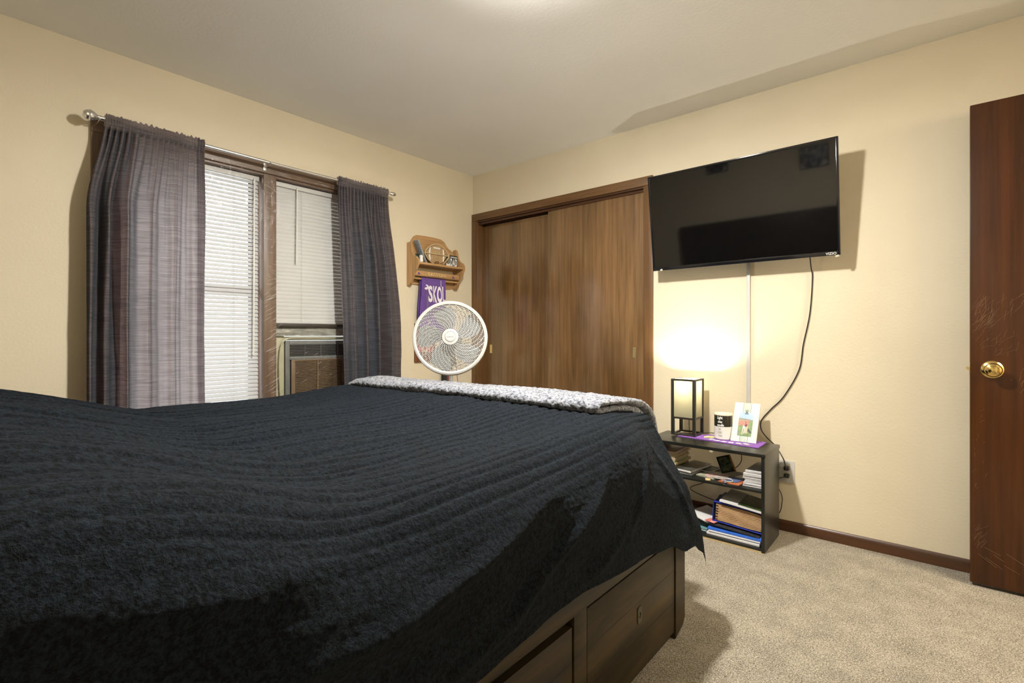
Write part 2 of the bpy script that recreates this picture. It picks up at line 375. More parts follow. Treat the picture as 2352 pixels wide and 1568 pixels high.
def pull(parent, x, y, z):
    b = B(); w, h = .0125, .036
    M = FY((x, y, z))
    ring = [(-w, -h), (w, -h), (w, h), (-w, h)]; inn = [(-w * .5, -h * .62), (w * .5, -h * .62), (w * .5, h * .62), (-w * .5, h * .62)]
    t = bmesh.new(); A = [t.verts.new((u, v, 0)) for u, v in ring]; A2 = [t.verts.new((u * .93, v * .98, .0025)) for u, v in ring]
    I = [t.verts.new((u, v, .0025)) for u, v in inn]; J = [t.verts.new((u, v, .0006)) for u, v in inn]
    for P, Q in ((A, A2), (A2, I), (I, J)):
        for i in range(4): t.faces.new((P[i], P[(i + 1) % 4], Q[(i + 1) % 4], Q[i]))
    t.faces.new(J); join(b, t, M)
    for s in (-1, 1): lathe(b, [(.0028, 0), (.0028, .0012), (0, .002)], M @ Vector((0, s * h * .8, .0025)), (0, -1, 0), 12)
    put('pull', b, BRASS_PALE, parent, label='recessed brass pull')
b = B(); box(b, (-2.972, YB + .062, .015), (-2.16, YB + .094, 2.005), .002)
box(b, (-2.6, YB + .0615, 1.994), (-2.17, YB + .063, 2.0055))
d2 = struct('door_2', b, CLOSET_DOOR); pull(d2, -2.875, YB + .062, .953)
b = B(); box(b, (-2.245, YB + .022, .015), (-1.453, YB + .054, 2.032), .002); d3 = struct('door_3', b, CLOSET_DOOR); pull(d3, -1.528, YB + .022, .953)

# open room door on the right, seen edge-on to the wall
b = B(); box(b, (.118, 2.888, .014), (.90, 2.925, 2.052), .0025); d1 = struct('door_1', b, DOOR_WOOD)
b = B(); kx, kz = .186, .925
lathe(b, [(0, 0), (.036, 0), (.036, .004), (.030, .009), (.016, .012), (.012, .022), (.012, .030), (.022, .036), (.028, .046), (.0285, .054), (.025, .062), (.018, .065), (.0165, .063), (.010, .066), (0, .067)], (kx, 2.888, kz), (0, -1, 0), 40)
lathe(b, [(0, 0), (.036, 0), (.036, .004), (.016, .012), (.012, .030), (.027, .046), (.024, .062), (0, .066)], (kx, 2.925, kz), (0, 1, 0), 32)
put('door_knob', b, BRASS, d1, label='polished brass door knob')
b = B(); box(b, (.1168, 2.895, kz - .028), (.1185, 2.918, kz + .028), .0004); prism(b, [(0, -.008), (-.011, -.002), (-.011, .008), (0, .008)], plane((.1168, 2.912, kz), (1, 0, 0), (0, 0, 1)), .012)
put('latch', b, BRASS_PALE, d1, label='brass latch plate on the door edge')
SCRATCH = mat('raw_scratched_wood', (.20, .12, .06), .7, col2=(.15, .08, .04), nscale=60)
b = B(); rs = random.Random(3)
def scratch(x, z, L, ang, r=.00025, curve=.0):
    pts = []; n = 5
    for i in range(n):
        t = i / (n - 1) - .5; pts.append((x + cos(ang) * L * t + curve * L * (t * t) * -sin(ang), 2.8878, z + sin(ang) * L * t + curve * L * t * t * cos(ang)))
    tube(b, pts, r, 4)
for _ in range(44): scratch(rs.uniform(.135, .19) , rs.uniform(1.10, 1.22), rs.uniform(.015, .07), radians(rs.gauss(62, 16)), rs.uniform(.00015, .0003), rs.uniform(-.3, .3))
for _ in range(16): scratch(rs.uniform(.21, .29), rs.uniform(1.12, 1.24), rs.uniform(.015, .06), radians(rs.gauss(65, 14)), rs.uniform(.00012, .00026), rs.uniform(-.3, .3))
for _ in range(26): scratch(rs.uniform(.135, .27), rs.uniform(.98, 1.09), rs.uniform(.01, .05), radians(rs.uniform(10, 100)), rs.uniform(.00012, .00026), rs.uniform(-.4, .4))
for _ in range(8): scratch(rs.uniform(.23, .3), rs.uniform(.80, .96), rs.uniform(.01, .04), radians(rs.uniform(40, 80)), .0003)
for _ in range(24): scratch(rs.uniform(.132, .165), rs.uniform(.17, .26), rs.uniform(.012, .045), radians(rs.gauss(55, 12)), rs.uniform(.00012, .00026))
for _ in range(6): scratch(rs.uniform(.16, .28), rs.uniform(.1, .18), rs.uniform(.03, .08), radians(rs.gauss(-28, 6)), .0003)
for _ in range(14): scratch(rs.uniform(.13, .17), rs.uniform(.4, .8), rs.uniform(.006, .02), radians(rs.gauss(70, 20)), .00025)
put('scratches', b, SCRATCH, d1, label='pale scratch marks in the stain')
b = B(); 
for z in (.25, 1.03, 1.82): box(b, (.900, 2.880, z - .045), (XR - .0005, 2.888, z + .045), .002); cyl(b, (.905, 2.876, z - .045), (.905, 2.876, z + .045), .006)
put('hinge', b, BRASS_PALE, d1)

# raceway and outlet on the wall
b = B(); box(b, (-.817, YB - .011, .40), (-.797, YB, 1.56), .003); o = put('cord_cover', b, WHITE_PL); tag(o, 'thin white cord cover running down the wall beneath the television', 'cord cover'); origin(o, (-.807, YB, .4))
t = thing('wall_outlet', 'white two-socket wall outlet beside the black nightstand', 'outlet', (-.609, YB, .265))
b = B(); box(b, (-.645, YB - .006, .265), (-.573, YB, .385), .003); put('cover_plate', b, WHITE_PL, t)
for z in (.306, .346):
    b = B(); lathe(b, [(0, 0), (.0165, 0), (.0165, .0015), (0, .0016)], (-.609, YB - .006, z), (0, -1, 0), 24); put('socket', b, CREAM_PL, t)
# ------------------------------------------------------------------ windows
def window(n, y0, y1, blind_zb, tilt, slat_m, wand_y, wand_zb, ladder):
    b = B(); x0, x1 = XA - .135, XA - .095
    for (ya, yb, za, zb) in ((y0, y0 + .035, OZ0, OZ1), (y1 - .035, y1, OZ0, OZ1), (y0 + .035, y1 - .035, OZ1 - .04, OZ1), (y0 + .035, y1 - .035, OZ0, OZ0 + .05), (y0 + .035, y1 - .035, 1.30, 1.355)):
        box(b, (x0, ya, za), (x1, yb, zb), .003)
    w = struct('window_%d' % n, b, WIN_TRIM_V)
    b = B(); box(b, (x0 + .016, y0 + .035, OZ0 + .05), (x0 + .020, y1 - .035, 1.30)); box(b, (x0 + .016, y0 + .035, 1.355), (x0 + .020, y1 - .035, OZ1 - .04)); put('window_pane', b, GLASS, w)
    return w
YM0, YM1 = 1.283, 1.357
w1 = window(1, OY0, YM0, 0, 0, None, 0, 0, 0)
# right window: raised lower sash, only an upper pane; the air conditioner fills the lower part
b = B(); x0, x1 = XA - .135, XA - .095
for (ya, yb, za, zb) in ((YM1, YM1 + .03, OZ0, OZ1), (OY1 - .03, OY1, OZ0, OZ1), (YM1 + .03, OY1 - .03, OZ1 - .04, OZ1), (YM1 + .03, OY1 - .03, 1.10, 1.15)): box(b, (x0, ya, za), (x1, yb, zb), .003)
w2 = struct('window_2', b, WIN_TRIM_V)
b = B(); box(b, (x0 + .016, YM1 + .03, 1.15), (x0 + .020, OY1 - .03, OZ1 - .04)); put('window_pane', b, GLASS, w2)
# casing, jambs, mullion
b = B()
box(b, (XA, OY0 - .080, OZ1), (XA + .02, OY1 + .058, OZ1 + .06), .004)
box(b, (XA - .13, OY0, OZ1 - .012), (XA + .004, OY1, OZ1), .001)
box(b, (XA, OY0 - .075, OZ0 - .022), (XA + .045, OY1 + .075, OZ0), .005); box(b, (XA, OY0 - .080, OZ0 - .08), (XA + .016, OY1 + .058, OZ0 - .022), .004)
box(b, (XA - .13, OY0, OZ0), (XA, OY1, OZ0 + .008))
struct('trim_5', b, WIN_TRIM)
b = B()
box(b, (XA, OY0 - .080, OZ0), (XA + .02, OY0, OZ1), .004); box(b, (XA, OY1, OZ0), (XA + .02, OY1 + .058, OZ1), .004)
box(b, (XA - .13, OY0, OZ0), (XA + .002, OY0 + .012, OZ1), .001); box(b, (XA - .13, OY1 - .012, OZ0), (XA + .002, OY1, OZ1), .001)
box(b, (XA - .13, YM0, OZ0), (XA + .008, YM1, OZ1), .004)
struct('trim_6', b, WIN_TRIM_V)

def blind(label, y0, y1, zt, zb, tilt, m, wand, ladders, pitch, xb, slat_w=.0255):
    t = thing('mini_blind', label, 'window blind', (xb, (y0 + y1) / 2, zt))
    b = B(); box(b, (xb - .013, y0, zt - .026), (xb + .013, y1, zt), .002); put('head_rail', b, BLIND, t)
    b = B(); n = round((zt - .058 - zb) / pitch); pitch = (zt - .058 - zb) / n; n += 1; a = radians(tilt)
    for i in range(n):
        z = zt - .038 - i * pitch; K = 5; row = []
        sag = .0006 * noise.noise(Vector((i * .7, 3, 1)))
        for k in range(K + 1):
            s = (k / K - .5) * slat_w; crown = .0016 * (1 - (2 * k / K - 1) ** 2)
            dx = s * cos(a) + crown * sin(a); dz = -s * sin(a) + crown * cos(a)
            row.append([b.verts.new((xb + dx, yy, z + dz + sag)) for yy in (y0 + .003, y1 - .003)])
        for k in range(K): b.faces.new((row[k][0], row[k][1], row[k + 1][1], row[k + 1][0]))
    put('slats', b, m, t)
    b = B(); box(b, (xb - .012, y0 + .002, zb), (xb + .012, y1 - .002, zb + .012), .003); put('bottom_rail', b, BLIND, t)
    b = B()
    for y in ladders:
        for dx in (-.0125, .0125): cyl(b, (xb + dx, y, zb + .01), (xb + dx, y, zt - .02), .0007, n=6)
    put('ladder_cord', b, BLIND, t)
    if wand:
        b = B(); cyl(b, (xb + .022, wand[0], zt - .02), (xb + .024, wand[0] - .006, wand[1]), .0042, n=6); cyl(b, (xb + .012, wand[0], zt - .014), (xb + .022, wand[0], zt - .022), .002, n=8)
        put('tilt_wand', b, mat('wand_plastic', (.72, .72, .68), .25), t)
    return t
bl1 = blind('white mini blind hanging in the left half of the window, slats glowing with daylight', OY0 + .018, YM0 - .010, 2.012, .615, 64, BLIND_T, (1.242, .95), (.66, 1.135), .0232, XA - .045, .0236)
bl2 = blind('closed white mini blind above the air conditioner in the right half of the window', YM1 + .012, OY1 - .018, 2.012, 1.143, 82, BLIND, (1.50, 1.52), (1.535, 1.95), .0238, XA - .045, .0262)

# stuff of the right lower window: air conditioner and its foam panels
AX = XA - .050
b = B(); box(b, (XA - .060, YM1 + .001, 1.122), (XA - .012, OY1 - .013, 1.141), .002); put('lower_rail', b, mat('dark_rail', (.03, .022, .016), .5), w2, label='dark rail under the raised blind')
ac = thing('air_conditioner', 'window air conditioner with brown louvred front under the right-hand blind', 'air conditioner', (AX, 1.70, OZ0 + .01))
b = B(); AC_G = mat('ac_grey', (.13, .14, .14), .45, col2=(.17, .175, .17), nscale=15); box(b, (AX - .40, 1.435, OZ0 + .01), (AX - .004, 2.05, 1.035), .01); put('housing', b, AC_G, ac, label='grey sheet metal housing')
b = B()
for (ya, yb, za, zb) in ((1.435, 1.462, .61, 1.035), (2.025, 2.055, .61, 1.035), (1.462, 2.025, 1.008, 1.035), (1.462, 2.025, .915, .935)): box(b, (AX - .004, ya, za), (AX + .008, yb, zb), .003)
put('front_frame', b, AC_G, ac)
VENT = mat('vent_shade', (.02, .02, .018), .5)
b = B(); box(b, (AX - .004, 1.462, .935), (AX - .001, 2.025, 1.008)); put('air_outlet', b, VENT, ac, label='dark sheet painted as the shaded opening of the air outlet')  # flat dark sheet paints the shade inside the outlet
b = B()
for i in range(7): box(b, (AX - .001, 1.464, .941 + i * .010), (AX + .006, 2.023, .9425 + i * .010))
for y in (1.56, 1.67, 1.79, 1.91): box(b, (AX - .001, y, .936), (AX + .007, y + .002, 1.007))
put('louvres', b, AC_G, ac)
BRN = mat('brown_grille_plastic', (.15, .10, .062), .5, col2=(.19, .13, .08), nscale=12)
b = B()
for (ya, yb, za, zb) in ((1.468, 1.492, .612, .915), (2.0, 2.02, .612, .915), (1.492, 2.0, .905, .915), (1.492, 2.0, .612, .62)): box(b, (AX + .004, ya, za), (AX + .018, yb, zb), .002)
for i in range(30): box(b, (AX + .008, 1.492, .625 + i * .0094), (AX + .016, 2.0, .6285 + i * .0094))
box(b, (AX + .007, 1.64, .62), (AX + .017, 1.648, .905)); box(b, (AX + .007, 1.82, .62), (AX + .017, 1.828, .905))
put('front_grille', b, BRN, ac, label='brown front grille')
b = B(); box(b, (AX + .002, 1.492, .62), (AX + .005, 2.0, .905)); put('filter', b, mat('dusty_filter', (.16, .13, .08), .9, col2=(.24, .20, .12), nscale=40), ac)
b = B()
box(b, (AX - .03, YM1 + .014, OZ0 + .01), (AX - .006, 1.433, 1.095), .003); box(b, (AX - .03, 1.433, 1.038), (AX - .006, OY1 - .014, 1.062), .003)
put('filler_panel', b, CREAM_PL, ac, label='cream side panel')
b = B(); tube(b, spline([(AX + .012, 1.408, .62), (AX + .012, 1.398, .75), (AX + .012, 1.395, .90), (AX + .012, 1.405, 1.0), (AX + .012, 1.435, 1.042), (AX + .012, 1.50, 1.052), (AX + .012, 1.75, 1.050), (AX + .012, 2.04, 1.052)], 8), .0045, 8)
put('weather_strip', b, CREAM_PL, ac)
b = B()
def crump(u, v):
    y = 1.375 + u * .68; z = 1.064 + v * .057; n = noise.fractal(Vector((y * 9, z * 30, 2)), 1., 2., 4)
    return Vector((AX + .012 + .008 * n + .006 * sin(v * pi), y, z))
grid(b, crump, 60, 14); o = put('insulation_bag', b, mat('crumpled_clear_plastic', (.22, .225, .20), .16, spec=.8, col2=(.36, .355, .31), nscale=14)); tag(o, 'crumpled silvery plastic stuffed between the air conditioner and the blind', 'plastic sheet')
# film stretched over both halves
b = B()
def film(u, v):
    y = OY0 - .03 + u * (OY1 - OY0 + .06); z = OZ0 - .0 + v * (OZ1 - OZ0 + .035)
    n = noise.fractal(Vector((y * 7, z * 3 + y * 2, 5)), 1., 2., 4)
    return Vector((XA + .0235 + .0016 * n, y, z))
grid(b, film, 160, 150); o = put('plastic_film', b, FILM, angle=180); tag(o, 'clear creased plastic film stretched over the whole window frame', 'window film')
b = B(); rs = random.Random(21)
def crease(y, z, L, ang):
    n = 4; tube(b, [(XA + .0262, y + cos(ang) * L * k / n, z + sin(ang) * L * k / n + .0015 * sin(k * 2)) for k in range(n + 1)], [.0001, .00030, .00042, .00030, .0001], 4)
for _ in range(70): crease(rs.uniform(YM0 - .01, YM1 - .02), rs.uniform(.70, 1.40), rs.uniform(.02, .09), radians(rs.gauss(32, 7)))
for _ in range(34): crease(rs.uniform(YM0 - .01, YM1), rs.uniform(1.4, 2.0), rs.uniform(.015, .06), radians(rs.gauss(-8, 12)))
for _ in range(30): crease(rs.uniform(.95, 2.0), rs.uniform(2.035, 2.055), rs.uniform(.02, .1), radians(rs.gauss(0, 3)))
for _ in range(14): crease(rs.uniform(1.40, 1.72), rs.uniform(.66, 1.0), rs.uniform(.01, .06), radians(rs.gauss(35, 25)))
for yc_, zc_, k_ in ((1.115, .905, 22), (1.105, .78, 18)):
    for _ in range(k_): crease(yc_ + rs.gauss(0, .018), zc_ + rs.gauss(0, .015), rs.uniform(.008, .03), radians(rs.uniform(-90, 90)))
put('creases', b, mat('painted_crease_glint', (.80, .79, .76), .12, spec=1.), o, label='creases in the film with their glints painted pale')['kind'] = 'stuff'  # pale tubes paint the glints along the creases

# ------------------------------------------------------------------ curtain rod and curtains
RX, RZ = XA + .085, 2.078
t = thing('curtain_rod', 'slim silver curtain rod across the top of the window', 'curtain rod', (XA, 1.30, RZ))
b = B(); cyl(b, (RX, .515, RZ), (RX, 1.28, RZ - .004), .0095, n=20); cyl(b, (RX, 1.26, RZ - .004), (RX, 2.105, RZ), .0078, n=20); put('rod', b, CHROME, t)
for y, s, k in ((.515, -1, 1.0), (2.105, 1, .62)):
    b = B(); lathe(b, [(.008 * k, -.002), (.010 * k, .002), (.010 * k, .012), (.017 * k, .020), (.024 * k, .032), (.026 * k, .040), (.024 * k, .044), (.022 * k, .046), (.022 * k, .054), (.012 * k, .064), (0, .066)], (RX, y, RZ), (0, s, 0), 28)
    put('finial', b, CHROME, t)
for y in (.508, 1.283, 2.10):
    b = B(); box(b, (XA + .001 if y != 1.283 else XA + .0205, y - .008, RZ - .035), (XA + .004 if y != 1.283 else XA + .0235, y + .008, RZ + .02), .001)
    tube(b, spline([(XA + .003, y, RZ - .02), (XA + .04, y, RZ - .019), (RX - .004, y, RZ - .016), (RX + .010, y, RZ - .013), (RX + .015, y, RZ - .002)], 5), .003, 8)
    put('bracket', b, CHROME, t)

def curtain(label, side):
    b = B()
    if side == 'L':
        yt0, yt1, yb0, yb1, ZB = .530, .936, .462, .936, .40
    else:
        yt0, yt1, yb0, yb1, ZB = 1.716, 2.093, 1.752, 2.186, .40
    ZT = RZ + .022; NS, NT = 300, 200
    def f(u, v):
        z = ZT - v * (ZT - ZB); d = ZT - z
        g = exp(-max(0, d - .05) / .22)                       # gathered near the rod
        body = ss(d, .03, .55)
        wu = u + .018 * noise.noise(Vector((u * 6, z * 1.2, 4 if side == 'L' else 9)))
        bulge = ss(d, 0, .45)
        y0 = yt0 + (yb0 - yt0) * bulge; y1 = yt1 + (yb1 - yt1) * ss(d, 0, 1.1)
        if side == 'L': y1 = yt1 + .003 * sin(z * 4); 
        else: y0 = yt0 + (yb0 - yt0) * ss(d, .1, 1.4)
        y = y0 + (y1 - y0) * u
        # small ruffles at the header
        ru = .0125 * sin(u * 2 * pi * 17 + 2.2 * sin(u * 9) + .6 * noise.noise(Vector((u * 20, z * 6, 1)))) * (.25 + .75 * g)
        if side == 'L':
            amp = .013 + .022 * exp(-((u - .20) / .15) ** 2) + .006 * exp(-((u - .62) / .2) ** 2)
            ph = 2 * pi * (5.6 * max(0, wu) ** .72 + .84) + .5 * sin(z * 2.1)
            deep = -.040 * exp(-((wu - .225 - .02 * sin(z * 2.2)) / .028) ** 2)
        else:
            amp = .014 + .018 * exp(-((u - .68) / .22) ** 2)
            ph = 2 * pi * (4.6 * wu + .53)
            deep = -.045 * exp(-((wu - .70 - .03 * sin(z * 1.6 + 1)) / .030) ** 2) - .012 * exp(-((wu - .36 + .05 * z) / .04) ** 2)
        x = RX + .004 + ru + body * (.022 + amp * sin(ph) + deep + .006 * noise.noise(Vector((u * 5, z * 3, 7))) + .003 * noise.noise(Vector((u * 16, z * 9, 3))))
        y += body * .010 * cos(ph) * (1 - abs(2 * u - 1))
        if d < .052:                                           # pocket wraps round the rod
            x = max(x, RX + .0125 + .9 * abs(ru) * sin(min(1, d / .05) * pi))
            if d < .02: z += .006 * noise.noise(Vector((u * 38, 1, 5))) * (1 - d / .02) * 2
        e = 1.5 * (u ** 12) * .004
        x = max(x + e, XA + .040 + .003 * noise.noise(Vector((u * 9, z * 4, 2))))
        return Vector((x, y, z))
    grid(b, f, NS, NT)
    # doubled vertical hem along the free edge
    def hem(u, v):
        if side == 'L': p = f(.925 + .075 * u, v)
        else: p = f(.04 * (1 - u), v)
        return p + Vector((-.002, 0, 0))
    grid(b, hem, 10, NT)
    # left: fabric doubled over along the outer edge; right: layer added to block daylight
    if side == 'L':
        grid(b, lambda u, v: f(.30 * u, .035 + v * .965) + Vector((-.005 + .002 * noise.noise(Vector((u * 3, v * 5, 1))), 0, 0)), 60, NT)
        grid(b, lambda u, v: f(.26 * u, .035 + v * .965) + Vector((-.009, 0, 0)), 50, NT)
    else:
        grid(b, lambda u, v: f(u, .035 + v * .965) + Vector((-.006, 0, 0)), 200, NT)
    # rear of the rod pocket
    def back(u, v):
        p = f(u, 0); d = v * .05; q = f(u, v * .030)
        return Vector((RX - .0125 - .003 * sin(u * 110) * (v) + .5 * (q.x - RX - .012) * (1 - v) * .6, q.y, q.z))
    grid(b, back, NS, 5)
    o = put('curtain', b, CURTAIN, angle=180); tag(o, label, 'curtain', None); origin(o, (RX, (yt0 + yt1) / 2, ZB)); return o
curtain('grey curtain left of the glowing blind, daylight shining pinkish through it', 'L')
curtain('dark grey gathered curtain right of the air conditioner, not lit from behind', 'R')

# ------------------------------------------------------------------ bed
BX0, BX1, BY0, BY1 = -2.385, -.690, -.30, 1.782
bed = thing('bed_frame', 'dark stained wooden storage bed with drawers below the black comforter', 'bed', ((BX0 + BX1) / 2, (BY0 + BY1) / 2, 0))
b = B()
box(b, (BX1 - .02, BY0, .358), (BX1, BY1 - .028, .425), .002)                  # top rail
box(b, (BX1 - .02, 1.054, .03), (BX1 - .001, 1.114, .358), .0015)              # stile between the drawers
box(b, (BX1 - .02, BY0, .0), (BX1 - .001, .40, .358), .0015)
box(b, (BX1 - .045, BY0, .0), (BX1 - .020, BY1 - .05, .03))
put('side_rail', b, BED_WOOD, bed)
b = B()
# end post with cut lower corner
prism(b, [(0, .045), (.020, .022), (.085, .002), (.085, .425), (0, .425)], plane((BX1 - .022, BY1 - .0, 0), (0, -1, 0), (0, 0, 1)), -.022, .0015)
put('end_post', b, BED_WOOD, bed)
b = B(); box(b, (BX0, BY1 - .03, .02), (BX1 - .022, BY1 - .006, .425), .002); put('foot_board', b, BED_WOOD, bed)
b = B(); box(b, (BX0, BY0, 0), (BX0 + .02, BY1 - .03, .425), .002); put('side_rail', b, BED_WOOD, bed)
b = B(); box(b, (BX0 + .02, BY0 + .02, .40), (BX1 - .02, BY1 - .03, .425)); put('platform', b, BED_WOOD, bed)
for y0, y1, zt in ((.41, 1.047, .334), (1.119, 1.692, .3505)):
    b = B(); box(b, (BX1 - .022, y0, .028), (BX1 - .003, y1, zt), .0015)
    for z in (.135, .245): box(b, (BX1 - .0035, y0 + .001, z), (BX1 - .0026, y1 - .001, z + .0006))
    dr = put('drawer', b, BED_WOOD, bed)
    b = B(); yc = (y0 + y1) / 2 + .015; x = BX1 - .003; M = FX((x, yc, .205)); pw, ph = .014, .026
    t2 = bmesh.new(); K = 20; out = []; inn = []; pit = []
    for i in range(K):
        a = 2 * pi * i / K; c_, s_ = cos(a), sin(a); q = (abs(c_) ** 5 + abs(s_) ** 5) ** (-1 / 5)
        out.append((c_ * q * pw, s_ * q * ph)); inn.append((c_ * .0075, s_ * .010)); pit.append((c_ * .0066, s_ * .009))
    A0 = [t2.verts.new((u, v, 0)) for u, v in out]; A1 = [t2.verts.new((u, v, .0028)) for u, v in out]; I1 = [t2.verts.new((u, v, .0028)) for u, v in inn]; I2 = [t2.verts.new((u, v, .0002)) for u, v in pit]
    for P, Q in ((A0, A1), (A1, I1), (I1, I2)):
        for i in range(K): t2.faces.new((P[i], P[(i + 1) % K], Q[(i + 1) % K], Q[i]))
    f_ = t2.faces.new(I2); join(b, t2, M)
    put('pull', b, mat('aged_pull_metal', (.09, .078, .05), .4, metal=.5), dr, label='small worn rectangular finger pull')
b = B(); box(b, (BX1 - .06, .40, .02), (BX1 - .0225, 1.70, .40)); put('carcass', b, BED_GAP_SHADE, bed, label='frame backing coloured near-black as shade in the drawer gaps')  # near-black colour stands in for shade between the drawers
b = B(); box(b, (BX0 - .01, BY0 - .05, 0), (BX1 + .01, BY0 - .005, 1.505), .008); put('headboard', b, BED_WOOD, bed)
b = B(); box(b, (BX0 + .06, BY0 + .01, .4255), (BX1 - .18, BY1 - .20, .725), .06, 4); o = put('mattress', b, mat('mattress_ticking', (.6, .6, .58), .9)); tag(o, 'thick mattress hidden under the black comforter', 'mattress'); origin(o, (-1.53, .74, .4255))

# comforter
def top_z(x, y):
    return .776 + .026 * ss(y, 1.0, 1.45) - .018 * ss(y, 1.50, 1.72) + .124 * (1 - ss(y, .02, .56)) ** 1.0 + .010 * exp(-((x + 1.5) / .5) ** 2) - .0
XR0, YF0, XL0 = -.812, 1.700, -2.40 + .02
def prof(p, rh, rv):
    L = (rh + rv) * .5 * pi / 2
    if p < L:
        a = p / L * pi / 2; return rh * sin(a), rv * (1 - cos(a))
    return rh, rv + (p - L)
RIDGES = [   # soft folds of the overhang: height, half width, course in (y, z)
    (.018, .019, [(0.923, 0.735), (0.843, 0.734), (0.712, 0.731), (0.55, 0.722), (0.404, 0.739), (0.25, 0.745)]),
    (.017, .019, [(0.97, 0.70), (0.905, 0.693), (0.799, 0.662), (0.654, 0.63), (0.557, 0.621), (0.457, 0.611), (0.36, 0.611), (.2, .60)]),
    (.018, .019, [(1.18, .70), (1.143, 0.663), (1.056, 0.615), (0.945, 0.563), (0.833, 0.523), (0.767, 0.488), (.6, .46), (.4, .46)]),
    (.010, .018, [(1.27, .53), (1.225, 0.506), (1.143, 0.475), (1.028, 0.455)]),
    (.014, .016, [(1.50, .74), (1.447, 0.678), (1.381, 0.613), (1.33, 0.549), (1.28, .50)]),
    (.014, .018, [(1.57, .72), (1.60, .66), (1.66, .56), (1.70, .45), (1.70, .38)]),
    (.010, .022, [(.02, .80), (.072, .797), (.181, .76), (.277, .72), (.374, .711)])]
def pdist(y, z, pts):
    best = 9.; bt = 0; n = len(pts) - 1
    for i in range(n):
        ay, az_ = pts[i]; by, bz = pts[i + 1]; dy, dz = by - ay, bz - az_
        t = max(0., min(1., ((y - ay) * dy + (z - az_) * dz) / (dy * dy + dz * dz)))
        q = hypot(y - ay - dy * t, z - az_ - dz * t)
        if q < best: best = q; bt = (i + t) / n
    return best, bt
def hc(d):            # how far the cloth stands out around the foot corner after dropping d
    P = ((0, 0), (.02, .022), (.13, .083), (.27, .147), (.40, .188), (.56, .212), (.9, .23))
    for (a_, za), (b_, zb) in zip(P, P[1:]):
        if d <= b_: return za + (zb - za) * (d - a_) / (b_ - a_)
    return .23
def hem_z(y):
    P = ((-.4, .42), (.3, .42), (.65, .418), (1.0, .43), (1.35, .41), (1.52, .395), (1.64, .350), (1.9, .32))
    for (a_, za), (b_, zb) in zip(P, P[1:]):
        if y <= b_: t = max(0, (y - a_) / (b_ - a_)); return za + (zb - za) * t * t * (3 - 2 * t)
    return P[-1][1]
